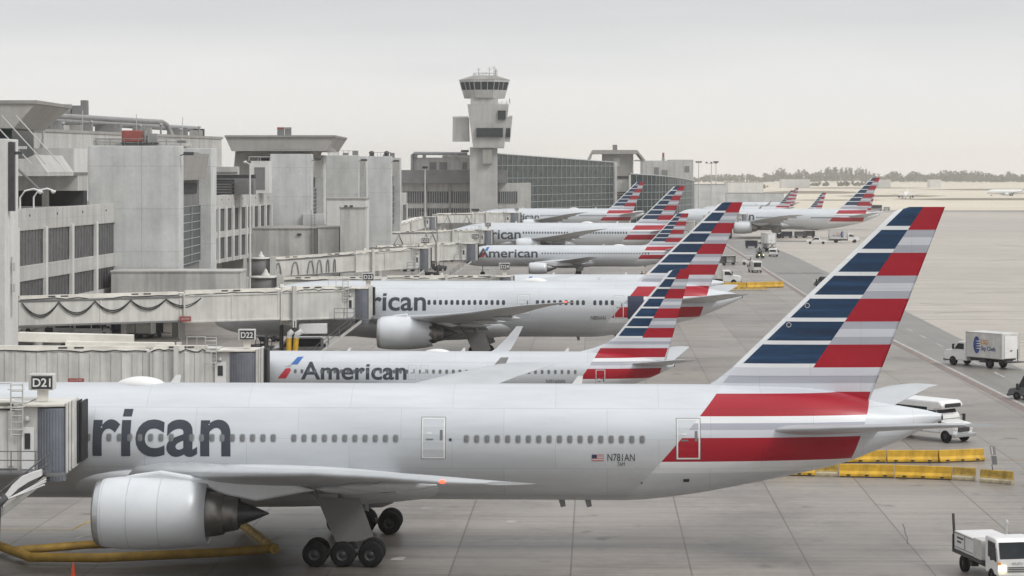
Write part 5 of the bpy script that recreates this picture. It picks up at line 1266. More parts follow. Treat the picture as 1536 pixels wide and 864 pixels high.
    c = MB(); c.prism([(-1.85*k, -1.75), (-0.3*k, -1.95), (0.75*k, -1.7), (1.0*k, -1.3), (1.0*k, 1.25), (-1.85*k, 1.25)], 'z', z1-0.24, z1-0.08); c.build('cab_roof', M['cream_roof'], cb, bevel=0.04)
    c = MB(); pts = [(-0.62*k+1.42*k*j/10, -1.62-0.22*math.sin(math.pi*j/10)) for j in range(11)]
    c.prism(pts + [(0.8*k, -1.45), (-0.62*k, -1.45)], 'z', z0-0.45, z1-0.32)
    if near:
        for j in range(1, 10): x_, y_ = pts[j]; c.box(x_-0.025, x_+0.025, y_-0.035, y_+0.01, z0-0.4, z1-0.36)
    c.build('curtain', M['curtain'], cb)
    c = MB(); c.box(0.81*k, 0.93*k, -1.75, -0.7, z0-0.05, z1-0.02); c.box(0.94*k, 1.04*k, -1.62, -0.3, z0+0.05, z1+0.03); c.box(1.05*k, 1.16*k, -1.4, 0.2, z0+0.15, z1+0.08); c.build('canopy', M['white_worn'], cb, bevel=0.04)
    c = MB(); c.box(1.17*k, 1.22*k, -0.5, 0.8, z0+0.3, z1-0.05); c.box(1.23*k, 1.36*k, -0.1, bumper, z0+0.35, z1-0.15); c.build('bumper', M['rubber'], cb, bevel=0.05)
    c = MB(); c.box(-1.45*k, -0.82*k, -1.66, -1.605, floor-0.1, floor+2.05); dr = c.build('cab_door', M['white'], cb, bevel=0.02)
    c = MB(); c.box(-1.28*k, -1.0*k, -1.70, -1.665, floor+0.95, floor+1.75); c.build('door_pane', M['dark'], dr)
    c = MB(); c.lathe([(0, 0.04), (0.05, 0.16), (0.22, 0.12), (0.3, 0.02)], (-1.15*k, -1.72, z1-1.0), 10, 0, 'z', True); c.build('cab_lamp', M['rod'], cb)
    if stairs:
        c = MB(); x0 = -1.75*k; ya, yb = -2.75, -1.9        # service platform and open stairs down to the apron
        c.box(x0-1.0, 0.2*k, ya, yb+0.15, floor-0.22, floor-0.12)
        for xx in (x0-1.0, x0, -0.5*k):
            c.tube([(xx, ya, floor-0.2), (xx, ya, floor+0.95)], 0.035, 5)
        for zz in (0.5, 0.95): c.tube([(x0-1.0, ya, floor+zz), (-0.4*k, ya, floor+zz)], 0.03, 5)
        xs, xe = 0.2*k, 0.2*k-floor*1.18
        for yy in (ya-0.9, ya-0.06):
            c.prism([(xs, floor-0.12), (xs, floor-0.48), (xe, 0.0), (xe-0.3, 0.0), (xe-0.3, 0.12)], 'y', yy, yy+0.07, 1 if yy < ya-0.5 else 0)
            for h_ in (0.5, 0.95): c.tube([(xs, yy, floor-0.12+h_), (xe-0.2, yy, 0.1+h_)], 0.035, 5)
            for q_ in range(6): xx = xs+(xe-xs)*q_/5; zz = (floor-0.15)*(1-q_/5); c.tube([(xx, yy, zz), (xx, yy, zz+1.0)], 0.03, 5)
        ns = int(floor/0.22)
        for j in range(ns): t = (j+0.5)/ns; c.box(xs+(xe-xs)*t-0.14, xs+(xe-xs)*t+0.14, ya-0.82, ya-0.07, (floor-0.3)*(1-t)+0.02, (floor-0.3)*(1-t)+0.07)
        c.box(xs-0.1, xs+0.9, ya-0.9, ya+0.02, floor-0.22, floor-0.125)
        c.build('service_stairs', [M['steel'], M['cream']], r)
    if ladder:
        c = MB(); xa, xb = -1.95*k, -1.35*k
        for xx in (xa, xb): c.tube([(xx, -1.85, floor+1.6), (xx, -1.85, z1+0.95)], 0.04, 5)
        for j in range(9): zz = floor+1.7+j*(z1+0.9-floor-1.7)/8; c.tube([(xa, -1.85, zz), (xb, -1.85, zz)], 0.03, 5)
        for zz in (floor+2.0, z1-0.2, z1+0.7): c.tube([((xa+xb)/2+0.42*math.cos(a), -1.95-0.5*abs(math.sin(a)), zz) for a in [math.pi*j/8 for j in range(9)]], 0.03, 5)
        c.box(xa-1.6, xb+0.2, -1.7, 1.2, z1-0.05, z1); 
        for xx in (xa-1.5, xa-0.7): c.tube([(xx, -1.65, z1), (xx, -1.65, z1+0.95)], 0.03, 5)
        c.tube([(xa-1.5, -1.65, z1+0.95), (xa, -1.65, z1+0.95)], 0.03, 5)
        c.build('ladder', M['white_worn'], r)
    return r
def gate_sign(x, y, z, text, label, sc=1.0, lit=True):
    r = thing('gate_sign', (x, y, z), label, 'sign', 'gate number boxes')
    a = MB(); a.box(-0.25*sc, 0.25*sc, -0.2, 0.2, 0, 0.62*sc); p_ = a.build('post', M['cream_roof'], r)
    a = MB(); a.box(-0.66*sc, 0.62*sc, -0.42*sc, 0.42*sc, 0.6*sc, 1.42*sc); a.build('box', M['white_worn'], r, bevel=0.03)
    a = MB(); a.box(-0.50*sc, 0.57*sc, -0.445*sc, -0.425*sc, 0.67*sc, 1.33*sc); f = a.build('face', M['black'], r)
    flat_text(text, 0.92*sc, 0.44*sc, M['white'], 'number', f, (-0.43*sc, -0.45*sc, 0.78*sc), (1, 0, 0), (0, 0, 1), (0, -1, 0), 0.02)
    return r
# nearest bridge at the front airliner
YC = 124.0
cx1 = X(84, YC)
jet_bridge('closest jet bridge with dark slatted curtain touching the front widebody', (cx1, YC), 5.05, 3.35, (-52, 119, 5.6), (0.0, 0.4, 1.0), ribbed=True, bumper=1.75, support=0.30, w=2.8)
gate_sign(X(62, YC-1), YC-0.6, 8.34, 'D21', 'black and white box sign reading D21 on the closest jet bridge')
fl = thing('access_ramp', (X(22, 120.0), 120.0, 0), 'white flared chute hanging below the cab of the closest jet bridge', 'chute')
q_ = lambda px, py: (X(px, 120)-X(22, 120), Z(py, 120))
a = MB(); a.prism([q_(62, 704), q_(62.5, 714), q_(44, 722.5), q_(28, 733), q_(14, 747), q_(9, 741), q_(20, 726), q_(33, 714), q_(48, 708)], 'y', -0.25, 0.25); a.build('panel', M['white'], fl, bevel=0.03)
a = MB()
for e_ in (718, 721, 724.5): a.tube([(q_(71, e_)[0], -0.3-(e_-718)*0.06, q_(71, e_)[1]), (q_(15, 747)[0], -0.3, q_(15, 747)[1])], 0.045, 5)
a.tube([(q_(11, 744)[0], 0, q_(11, 744)[1]), (q_(-4, 760)[0], 0, q_(-4, 760)[1]), (q_(-8, 790)[0], 0, 0)], 0.2, 8, 1); a.build('frame', [M['white'], M['steel']], fl)
# second row
YC = 193.0; cx2 = X(365, YC)
jet_bridge('ribbed jet bridge with a rooftop ladder at the narrow airliner of the second row', (cx2, YC), 2.9, 3.1, (-62, 189.9, 3.3), (0.0, 0.13, 0.46, 0.64, 1.0), ribbed=True, bumper=1.7, cabw=1.45, stairs=False, support=0.075)
gate_sign(X(370, YC-1), YC-0.6, 6.0, 'D22', 'box sign reading D22 on the ribbed jet bridge', 1.06)
bm_ = thing('roof_beam', (0, 0, 0), 'long cream roof beam lying above the ribbed jet bridge tunnel', 'beam')
a = MB(); a.beam((X(28, 194), 194, Z(512, 194)), (X(200, 194), 194, Z(516, 194)), 1.0, 0.75); a.beam((X(100, 193.5), 193.2, Z(519, 194)), (X(262, 193.5), 193.2, Z(521, 194)), 0.7, 0.45); a.build('beam', M['cream_roof'], bm_, bevel=0.05)
a = MB(); 
for px_ in (60, 150): a.box(X(px_, 194)-0.2, X(px_, 194)+0.2, 193.7, 194.2, 0, Z(520, 194))
a.build('post', M['cream'], bm_)
a = MB(); a.box(X(91, 193.4), X(105, 193.4), 193.3, 193.49, Z(519, 194), Z(514, 194)); a.box(X(124, 193.4), X(138, 193.4), 193.3, 193.49, Z(518, 194), Z(515, 194)); a.build('slot', M['dark'], bm_)
def notice(px, py0, py1, wpx, Y, label):
    r = thing('notice_board', (X(px, Y), Y, Z((py0+py1)/2, Y)), label, 'notice', 'red notices on the bridges'); s_ = wpx*Y/F/2; hh = (py1-py0)*Y/F/2
    a = MB(); a.box(-s_, s_, -0.04, 0.03, -hh, hh); a.build('board', M['red_sign'], r)
    flat_text('NO STEP', s_*1.5, hh*0.8, M['white_worn'], 'lettering', r, (-s_*0.75, -0.045, -hh*0.4), (1, 0, 0), (0, 0, 1), (0, -1, 0))
notice(114, 567.5, 573, 24, 189.6, 'red notice strip on the ribbed jet bridge wall, just above the front airliner roof')
# third row
YC = 252.1
jet_bridge('long smooth jet bridge with draped black cables at the third row widebody', (X(543, YC), YC), 4.95, 3.15, (X(20, 238), 238.0, 4.75), (0.0, 0.21, 0.51, 1.0), cable='drape', bumper=1.5, support=0.17, cabw=0.98, w=3.0)
gate_sign(X(552, YC-1), YC-0.6, 8.1, 'D23', 'box sign reading D23 on the long smooth jet bridge', 1.0)
notice(278, 474.5, 482, 17, 243.2, 'red notice on the long smooth jet bridge beside the last cable loop')
# rows behind
YC = 327.4
jet_bridge('jet bridge seen only as a cream slotted roof above the third row widebody', (X(757, YC), YC), 3.1, 2.9, (X(412, 322), 322, 3.2), (0.0, 0.5, 1.0), bumper=1.6, rotunda=True, stairs=True, support=0.22)
gate_sign(X(757, YC), YC-0.6, 6.05, 'D24', 'box sign reading D24 on the roof of the cream slotted jet bridge', 1.15)
YC = 398
jet_bridge('jet bridge with looped cables ending free at an empty stand', (X(636, YC), YC), 4.2, 3.4, (X(402, 388), 388, 2.9), (0.0, 0.42, 1.0), cable='loops', bumper=0.2, rotunda=True, support=0.3, cabw=0.95)
gate_sign(X(638, YC), YC-0.6, 7.6, 'D25', 'box sign reading D25 above the free ending jet bridge', 1.1)
YC = 457.4
jet_bridge('jet bridge with stairs docked at the narrow airliner in the fifth row', (X(706, YC), YC), 3.4, 3.2, (X(560, 447), 447, 3.2), (0.0, 0.5, 1.0), bumper=1.6, support=0.3, cabw=1.15)
gate_sign(X(713, YC), YC-0.6, 6.65, 'D26', 'small box sign reading D26 on the fifth row jet bridge', 1.15)
YC = 539.8
jet_bridge('jet bridge with crossed braces docked at the widebody in the sixth row', (X(731, YC), YC), 4.0, 3.1, (X(572, 528), 528, 3.9), (0.0, 0.45, 1.0), bumper=1.8, struts=True, support=0.3, near=False)
gate_sign(X(732, YC), YC-0.6, 7.1, 'D27', 'tiny box sign on the sixth row jet bridge', 1.1)
YC = 640
jet_bridge('steeply sloped jet bridge climbing towards the control tower', (X(648, YC), YC), 5.3, 2.9, (X(552, 610), 610, 1.8), (0.0, 0.55, 1.0), cable='loops', bumper=0.2, stairs=False, support=0.3, near=False)
YC = 749.8
jet_bridge('most distant straight jet bridge docked in front of the glass hall', (X(771, YC), YC), 4.1, 3.3, (X(652, 735), 735, 4.1), (0.0, 0.5, 1.0), bumper=1.8, struts=True, support=0.3, cabw=1.7, near=False)
gate_sign(X(775, YC), YC-0.6, 7.3, 'D29', 'tiny pale box sign below the control tower shaft', 1.1)
YC = 722
jet_bridge('jet bridge at the nose of the widebody on the open apron', (X(1115, YC), YC), 4.3, 3.2, (X(1060, 712), 712, 4.3), (0.0, 1.0), bumper=1.8, support=0.3, near=False, stairs=False)
YC = 690
jet_bridge('empty jet bridge stretching right from the curved glass hall', (X(1078, YC), YC), 2.8, 2.9, (X(1012, 700), 700, 3.0), (0.0, 0.5, 1.0), bumper=0.2, support=0.3, near=False, stairs=False)

# ------------------------------------------------------------------ vehicles
def wheels(root, spots, r_, w_):
    """spots: (x, y) in vehicle space"""
    for x_, y_ in spots:
        a = MB(); a.lathe([(-w_/2, r_*0.5), (-w_/2, r_*0.92), (-w_*0.35, r_), (w_*0.35, r_), (w_/2, r_*0.92), (w_/2, r_*0.5)], (x_, y_, r_), 22, 0, 'y')
        a.lathe([(-w_*0.42, 0.02), (-w_*0.42, r_*0.3), (-w_*0.3, r_*0.52)], (x_, y_, r_), 16, 1, 'y', True); a.lathe([(w_*0.3, r_*0.52), (w_*0.42, r_*0.3), (w_*0.42, 0.02)], (x_, y_, r_), 16, 1, 'y', True)
        a.build('wheel', [M['tyre'], M['hub']], root)
def lamps(root, x_, ys, z, s_, m, name='headlight'):
    for y_ in ys:
        a = MB(); a.box(x_-0.05, x_+0.03, y_-s_, y_+s_, z-s_*0.8, z+s_*0.8); a.build(name, m, root, bevel=0.03)
def mirrors(root, x_, hw, z):
    for s_ in (-1, 1):
        a = MB(); a.tube([(x_, s_*hw, z+0.2), (x_+0.15, s_*(hw+0.22), z+0.2)], 0.03, 5); a.box(x_+0.08, x_+0.2, s_*(hw+0.22)-0.11, s_*(hw+0.22)+0.11, z-0.3, z+0.25); a.build('mirror', M['rubber'], root)
def conv_cab(root, hw, x1, paint, z0=0.55, hood=1.5, zt=2.55):
    """bonneted truck cab whose nose ends at x1"""
    xb = x1-hood; xr = xb-1.75
    a = MB(); a.prism([(xr, z0), (x1-0.05, z0), (x1, z0+0.75), (x1-0.25, z0+1.0), (xb+0.1, z0+1.18), (xb-0.5, zt-0.08), (xb-0.75, zt), (xr, zt)], 'y', -hw, hw); c = a.build('cab', paint, root, bevel=0.09)
    a = MB(); t = Vector((xb-0.5, 0, zt-0.08))-Vector((xb+0.1, 0, z0+1.18)); nv = Vector((-t.z, 0, t.x)).normalized(); nv = nv if nv.x > 0 else -nv
    p0, p1 = Vector((xb+0.1, 0, z0+1.18))+t*0.08+nv*0.02, Vector((xb+0.1, 0, z0+1.18))+t*0.88+nv*0.02
    a.add([(p0.x, -hw*0.9, p0.z), (p0.x, hw*0.9, p0.z), (p1.x, hw*0.82, p1.z), (p1.x, -hw*0.82, p1.z)], [(0, 1, 2, 3)]); a.build('windscreen', M['glass'], c)
    for s_ in (-1, 1):
        a = MB(); a.prism([(xr+0.35, z0+1.18), (xb-0.05, z0+1.18), (xb-0.55, zt-0.22), (xr+0.35, zt-0.22)], 'y', s_*(hw+0.004), s_*(hw+0.02)); a.build('side_window', M['glass'], c)
    a = MB(); a.box(x1-0.02, x1+0.03, -hw*0.55, hw*0.55, z0+0.2, z0+0.72); a.build('grille', M['dsteel'], c)
    a = MB(); a.box(x1-0.15, x1+0.14, -hw, hw, z0-0.15, z0+0.12); a.build('bumper', M['steel'], c, bevel=0.04)
    lamps(c, x1+0.0, (-hw*0.78, hw*0.78), z0+0.52, 0.15, M['lamp']); mirrors(c, xb-0.2, hw, z0+1.45)
    return xr
def chassis(root, x0, x1, hw, z0, z1):
    a = MB(); a.box(x0, x1, -hw, hw, z0, z1)
    a.box(x0+1.2, x0+2.2, -hw*1.9, -hw*1.05, z0-0.1, z1-0.05); a.box(x0+2.6, x0+3.5, hw*1.05, hw*1.9, z0-0.1, z1-0.05); a.build('chassis', M['dsteel'], root)
def catering_truck(name, loc, rz, label, logo=True, lift=0.0, paint='white_worn', cat='catering truck'):
    r = thing(name, (*loc, 0), label, cat, None, rz); L = 8.4
    chassis(r, -4.2, 3.6, 0.45, 0.62, 0.92)
    xr = conv_cab(r, 1.08, 4.2, M['white'])
    a = MB(); x0, x1, hw, z0, z1 = -4.3, xr-0.12, 1.25, 1.05+lift, 3.65+lift; a.box(x0, x1, -hw, hw, z0, z1); bx = a.build('box_body', M[paint], r, bevel=0.05)
    a = MB()
    for x_ in (x0+0.05, x1-0.05):
        for s_ in (-1, 1): a.box(x_-0.06, x_+0.06, s_*hw-0.04, s_*hw+0.04, z0, z1)
    for zz in (z0, z1-0.1): a.box(x0-0.03, x1+0.03, -hw-0.03, -hw+0.03, zz, zz+0.1); a.box(x0-0.03, x1+0.03, hw-0.03, hw+0.03, zz, zz+0.1)
    a.build('edge_trim', M['rod'], bx)
    a = MB(); a.box(x0-0.05, x0-0.005, -0.9, 0.9, z0+0.05, z1-0.3); dr = a.build('rear_door', M['white'], bx, bevel=0.02)
    a = MB(); a.box(x0-0.12, x0-0.055, -0.15, 0.15, z0+0.8, z0+0.9); a.build('handle', M['steel'], dr)
    if not logo:
      for s_ in (-1, 1):
        a = MB(); a.box(x0+0.35, x0+1.6, s_*(hw+0.012), s_*(hw+0.03), z0+0.15, z1-0.3); a.build('side_door', M['white'], bx)
    a = MB(); a.box(x0-1.1, x0-0.1, -1.0, 1.0, 0.72, 0.82); a.tube([(x0-0.1, -0.9, 0.75), (x0-0.1, -0.9, 2.0)], 0.05, 5); a.build('tail_lift', M['dsteel'], r)
    if lift:
        a = MB()
        for s_ in (-1, 1): a.tube([(x0+0.6, s_*0.9, 0.9), (x1-0.6, s_*0.9, z0)], 0.1, 6); a.tube([(x1-0.6, s_*0.9, 0.9), (x0+0.6, s_*0.9, z0)], 0.1, 6)
        a.build('scissor_lift', M['steel'], r)
    else:
        a = MB(); a.box(x0+0.2, x1-0.2, -0.9, 0.9, 0.9, z0-0.01); a.build('subframe', M['dsteel'], r)
    if logo:
        for s_ in (-1, 1):
            e = lambda v: s_*v
            a = MB(); cx_, cz_ = x1-1.55, (z0+z1)/2-0.02; R = 0.88
            n_ = 28; a.add([(cx_+0.55*R*math.cos(2*math.pi*i/n_), s_*(hw+0.012), cz_+R*math.sin(2*math.pi*i/n_)) for i in range(n_)], [tuple(range(n_))], 0)
            for q in range(4):            # white stripes cut into the disc from its front side
                zz = cz_+R*(0.45-0.28*q); xe_ = cx_-s_*0.55*R*math.sqrt(1-((zz-cz_)/R)**2); xi = cx_+s_*0.10; yy = s_*(hw+0.018)
                a.add([(xi, yy, zz-0.01), (xe_, yy, zz-0.06), (xe_, yy, zz+0.06), (xi, yy, zz+0.01)], [(0, 1, 2, 3)], 1)
            a.build('logo_disc', [M['logo_blue'], M['white']], bx)
            dr_ = (-s_, 0, 0)
            xt = cx_-s_*0 
            if s_ > 0: o1 = (cx_-0.62, hw+0.012, cz_+0.10); o2 = (cx_-0.62, hw+0.012, cz_-0.66)
            else: o1 = (cx_-0.62-1.15, -hw-0.012, cz_+0.10); o2 = (cx_-0.62-2.05, -hw-0.012, cz_-0.66)
            flat_text('LSG', 1.0, 0.50, M['logo_orange'], 'lettering', bx, o1, dr_, (0, 0, 1), (0, s_, 0), 0.02)
            flat_text('Sky Chefs', 2.05, 0.58, M['logo_blue'], 'lettering', bx, o2, dr_, (0, 0, 1), (0, s_, 0), 0.02)
    wheels(r, [(2.9, -0.98), (2.9, 0.98), (-2.3, -0.95), (-2.3, 0.95)], 0.48, 0.34)
    return r
def van(name, loc, rz, label, paint, cat='van', L=4.8, H=2.0, glass_band=True, lit=False):
    r = thing(name, (*loc, 0), label, cat, None, rz); hw = 0.93; h_ = L/2
    a = MB(); a.prism([(-h_, 0.35), (h_-0.05, 0.35), (h_, 0.75), (h_-0.2, 1.0), (h_-0.95, 1.12), (h_-1.65, H-0.06), (h_-1.9, H), (-h_+0.15, H), (-h_, H-0.2)], 'y', -hw, hw); b_ = a.build('body', paint, r, bevel=0.10)
    a = MB(); a.add([(h_-0.99, -hw*0.88, 1.19), (h_-0.99, hw*0.88, 1.19), (h_-1.58, hw*0.80, H-0.13), (h_-1.58, -hw*0.80, H-0.13)], [(0, 1, 2, 3)])
    a.v = [(x+0.03, y, z) for x, y, z in a.v]; a.build('windscreen', M['glass'], b_)
    for s_ in (-1, 1):
        for x0, x1 in ((h_-2.35, h_-1.15),) + (((-h_+0.3, h_-2.5),) if glass_band else ()):
            a = MB(); a.prism([(x0, 1.15), (x1, 1.15), (x1-(0.42 if x1 > h_-2 else 0), H-0.2), (x0, H-0.2)], 'y', s_*(hw+0.003), s_*(hw+0.016)); a.build('side_window', M['glass'], b_)
    a = MB(); a.box(-h_-0.02, -h_+0.03, -hw*0.8, hw*0.8, 1.15, H-0.28); a.build('rear_window', M['glass'], b_)
    a = MB(); a.box(h_-0.1, h_+0.08, -hw, hw, 0.3, 0.52); a.box(-h_-0.08, -h_+0.1, -hw, hw, 0.3, 0.52); a.build('bumper', M['dsteel'], b_, bevel=0.04)
    lamps(b_, h_-0.0, (-hw*0.75, hw*0.75), 0.78, 0.13, M['lamp_on'] if lit else M['lamp']); lamps(b_, -h_-0.0, (-hw*0.85, hw*0.85), 0.95, 0.09, M['red'], 'tail_light'); mirrors(b_, h_-1.2, hw, 1.2)
    wheels(r, [(h_-0.9, -hw+0.08), (h_-0.9, hw-0.08), (-h_+0.9, -hw+0.08), (-h_+0.9, hw-0.08)], 0.34, 0.24)
    return r
def pickup(loc, rz, label):
    r = thing('pickup_truck', (*loc, 0), label, 'pickup', None, rz); hw = 0.98
    a = MB(); a.prism([(-2.8, 0.5), (2.75, 0.5), (2.8, 0.95), (2.6, 1.12), (1.2, 1.2), (0.55, 1.86), (-0.75, 1.88), (-0.9, 1.2), (-2.8, 1.15)], 'y', -hw, hw); b_ = a.build('body', M['white'], r, bevel=0.08)
    a = MB(); a.box(-2.7, -1.0, -hw+0.12, hw-0.12, 1.16, 1.21); a.build('load_bed', M['dsteel'], b_)
    for s_ in (-1, 1):
        a = MB(); a.prism([(-0.7, 1.24), (1.0, 1.24), (0.5, 1.76), (-0.62, 1.78)], 'y', s_*(hw+0.003), s_*(hw+0.015)); a.build('side_window', M['glass'], b_)
    a = MB(); a.add([(1.16, -0.85, 1.26), (1.16, 0.85, 1.26), (0.63, 0.78, 1.80), (0.63, -0.78, 1.80)], [(0, 1, 2, 3)]); a.v = [(x+0.03, y, z) for x, y, z in a.v]; a.build('windscreen', M['glass'], b_)
    lamps(b_, 2.8, (-0.78, 0.78), 0.85, 0.13, M['lamp']); mirrors(b_, 0.9, hw, 1.3)
    wheels(r, [(1.8, -0.88), (1.8, 0.88), (-1.8, -0.88), (-1.8, 0.88)], 0.38, 0.26); return r
def tug(loc, rz, label, paint, lit=False, L=2.6):
    r = thing('baggage_tug', (*loc, 0), label, 'tug', 'small ramp tractors', rz); hw = 0.72; h_ = L/2
    a = MB(); a.prism([(-h_, 0.35), (h_, 0.35), (h_, 0.95), (h_-0.75, 1.05), (h_-0.85, 0.9), (-h_, 0.9)], 'y', -hw, hw); b_ = a.build('body', paint, r, bevel=0.06)
    a = MB()
    for x_ in (h_-0.9, -h_+0.35):
        for s_ in (-1, 1): a.tube([(x_, s_*0.65, 0.9), (x_-0.08, s_*0.62, 1.85)], 0.05, 5)
    a.box(-h_+0.15, h_-0.75, -0.72, 0.72, 1.85, 1.94); a.build('canopy', paint, r)
    a = MB(); a.box(-0.5, -0.05, -0.5, 0.5, 0.9, 1.1); a.box(-0.62, -0.5, -0.5, 0.5, 0.9, 1.5); a.build('seat', M['rubber'], r)
    lamps(b_, h_, (-0.5, 0.5), 0.75, 0.12, M['lamp_on'] if lit else M['lamp'])
    wheels(r, [(h_-0.5, -0.62), (h_-0.5, 0.62), (-h_+0.5, -0.62), (-h_+0.5, 0.62)], 0.33, 0.26); return r
def cart(loc, rz, label, paint, group='baggage carts', covered=True):
    r = thing('baggage_cart', (*loc, 0), label, 'baggage cart', group, rz)
    a = MB(); a.box(-1.6, 1.6, -0.75, 0.75, 0.42, 0.54); a.tube([(1.6, 0, 0.45), (2.5, 0, 0.4)], 0.05, 5); a.build('platform', M['dsteel'], r)
    a = MB()
    for x_ in (-1.55, 1.55):
        for s_ in (-1, 1): a.tube([(x_, s_*0.7, 0.5), (x_, s_*0.7, 1.95)], 0.04, 5)
    a.box(-1.62, 1.62, -0.78, 0.78, 1.93, 2.0)
    if covered: a.box(-1.58, -1.53, -0.72, 0.72, 0.56, 1.92); a.box(1.53, 1.58, -0.72, 0.72, 0.56, 1.92); a.box(-1.52, 1.52, -0.02, 0.02, 0.56, 1.92)
    a.build('cover', paint, r)
    wheels(r, [(1.15, -0.6), (1.15, 0.6), (-1.15, -0.6), (-1.15, 0.6)], 0.24, 0.18); return r

# catering truck on the service road, its side to us, nose to the left and away
x_, y_ = gnd(1474, 551)
catering_truck('catering_truck', (x_, y_+1.2), rad(124), 'white box truck with a striped blue disc logo driving on the service road', True)
# van cut off at the right edge
x_, y_ = gnd(1546, 602); van('dark_van', (x_+1.0, y_+1.2), rad(180-38), 'dark grey boxy van cut off at the right edge, below the box truck', M['grey_van'], 'van', 5.2, 2.35)
# shuttle bus behind the tail
x_, y_ = gnd(1408, 662)
r = thing('shuttle_bus', (x_, y_+1.2, 0), 'white shuttle bus with a black grille parked behind the front tail cone', 'bus', None, rad(-52))
a = MB(); a.prism([(-5.4, 0.65), (1.4, 0.65), (1.4, 1.9), (0.9, 2.35), (1.55, 2.45), (1.7, 2.75), (1.35, 3.05), (-5.2, 3.05), (-5.4, 2.85)], 'y', -1.2, 1.2); bd_ = a.build('body', M['white'], r, bevel=0.14)
a = MB(); a.prism([(1.3, 0.6), (2.65, 0.6), (2.75, 1.1), (2.6, 1.42), (1.3, 1.62)], 'y', -1.08, 1.08); hd_ = a.build('bonnet', M['white'], r, bevel=0.12)
a = MB(); a.add([(1.42, -1.05, 1.68), (1.42, 1.05, 1.68), (1.02, 1.0, 2.36), (1.02, -1.0, 2.36)], [(0, 1, 2, 3)]); a.build('windscreen', M['glass'], bd_)
a = MB(); a.box(1.66, 1.73, -0.85, 0.85, 2.56, 2.86); a.build('destination_display', M['black'], bd_, bevel=0.03)
for s_ in (-1, 1):
    a = MB(); a.box(-5.0, 0.2, s_*1.215-0.008, s_*1.215+0.008, 1.75, 2.55); a.build('side_window', M['glass'], bd_)
a = MB(); a.box(-1.3, -0.3, -1.222, -1.205, 0.75, 2.5); a.box(0.3, 1.1, -1.222, -1.205, 1.75, 2.35); a.build('passenger_door', M['glass'], bd_)
a = MB(); a.box(2.72, 2.79, -0.62, 0.62, 0.82, 1.28); g_ = a.build('grille', M['dsteel'], hd_, bevel=0.02)
for q in range(4):
    a = MB(); a.box(2.795, 2.81, -0.6, 0.6, 0.88+q*0.11, 0.91+q*0.11); a.build('grille_bar', M['hub'], g_)
lamps(hd_, 2.74, (-0.85, 0.85), 1.1, 0.17, M['lamp'])
a = MB(); a.box(2.6, 2.95, -1.15, 1.15, 0.45, 0.72); a.build('bumper', M['alu'], r, bevel=0.05); mirrors(r, 1.45, 1.12, 1.75)
wheels(r, [(1.9, -0.98), (1.9, 0.98), (-3.6, -0.95), (-3.6, 0.95)], 0.46, 0.32)
# flatbed service truck at the lower right corner
x_, y_ = 23.65, 117.9
r = thing('service_truck', (x_+0.4, y_+0.9, 0), 'white cab-over service truck with one lit headlamp at the lower right corner', 'truck', None, rad(-80))
chassis(r, -3.4, 2.6, 0.42, 0.5, 0.75)
a = MB(); hw = 1.0; x1 = 2.75; a.prism([(1.05, 0.55), (x1, 0.55), (x1+0.05, 1.35), (x1-0.28, 2.25), (x1-0.45, 2.34), (1.05, 2.34)], 'y', -hw, hw); cb_ = a.build('cab', M['white'], r, bevel=0.10)
a = MB(); a.add([(x1+0.065, -hw*0.9, 1.40), (x1+0.065, hw*0.9, 1.40), (x1-0.215, hw*0.86, 2.16), (x1-0.215, -hw*0.86, 2.16)], [(0, 1, 2, 3)]); a.build('windscreen', M['glass'], cb_)
for s_ in (-1, 1):
    a = MB(); a.prism([(1.5, 1.38), (2.6, 1.22), (2.42, 2.12), (1.5, 2.14)], 'y', s_*(hw+0.004), s_*(hw+0.018)); a.build('side_window', M['glass'], cb_)
    a = MB(); a.box(x1+0.02, x1+0.09, s_*0.78-0.2, s_*0.78+0.2, 0.78, 1.08); a.build('headlight', M['lamp_on'] if s_ < 0 else M['lamp'], cb_, bevel=0.04)
    a = MB(); a.box(x1-0.02, x1+0.06, s_*0.93-0.07, s_*0.93+0.07, 1.12, 1.24); a.build('indicator', M['amber'], cb_)
for q in range(3):
    a = MB(); a.box(x1+0.055, x1+0.075, -0.52, 0.52, 0.76+q*0.1, 0.80+q*0.1); a.build('grille_slot', M['dsteel'], cb_)
flat_text('ISUZU', 0.55, 0.10, M['steel'], 'lettering', cb_, (x1+0.06, -0.28, 1.12), (0, 1, 0), (0, 0, 1), (1, 0, 0))
a = MB(); a.box(x1-0.1, x1+0.16, -1.02, 1.02, 0.42, 0.70); a.build('bumper', M['white_worn'], cb_, bevel=0.05); mirrors(cb_, x1-0.25, hw, 1.65)
a = MB(); a.box(-3.2, 0.85, -1.1, 1.1, 0.85, 1.0); a.box(-3.2, -3.1, -1.1, 1.1, 1.0, 1.75, 0); a.build('flatbed', M['dsteel'], r)
a = MB(); a.box(-3.05, -0.35, -1.05, 1.0, 1.01, 1.95); tb = a.build('tank_cabinet', M['white'], r, bevel=0.05)
a = MB(); a.box(-3.0, -0.4, -1.075, -1.052, 1.15, 1.18); a.box(-3.0, -0.4, -1.075, -1.052, 1.86, 1.90); a.box(-1.55, -1.5, -1.075, -1.052, 1.2, 1.84); a.build('cabinet_trim', M['steel'], tb)
for z_, w_ in ((1.62, 0.85), (1.42, 0.55)):      # two worn, unreadable decal lines
    a = MB(); a.box(-2.6, -2.6+w_, -1.062, -1.052, z_, z_+0.09); a.build('worn_decal', M['hub'], tb)
a = MB(); a.box(-0.30, 0.75, -1.08, 0.7, 1.01, 2.0); a.build('tool_locker', M['white_worn'], r, bevel=0.04)
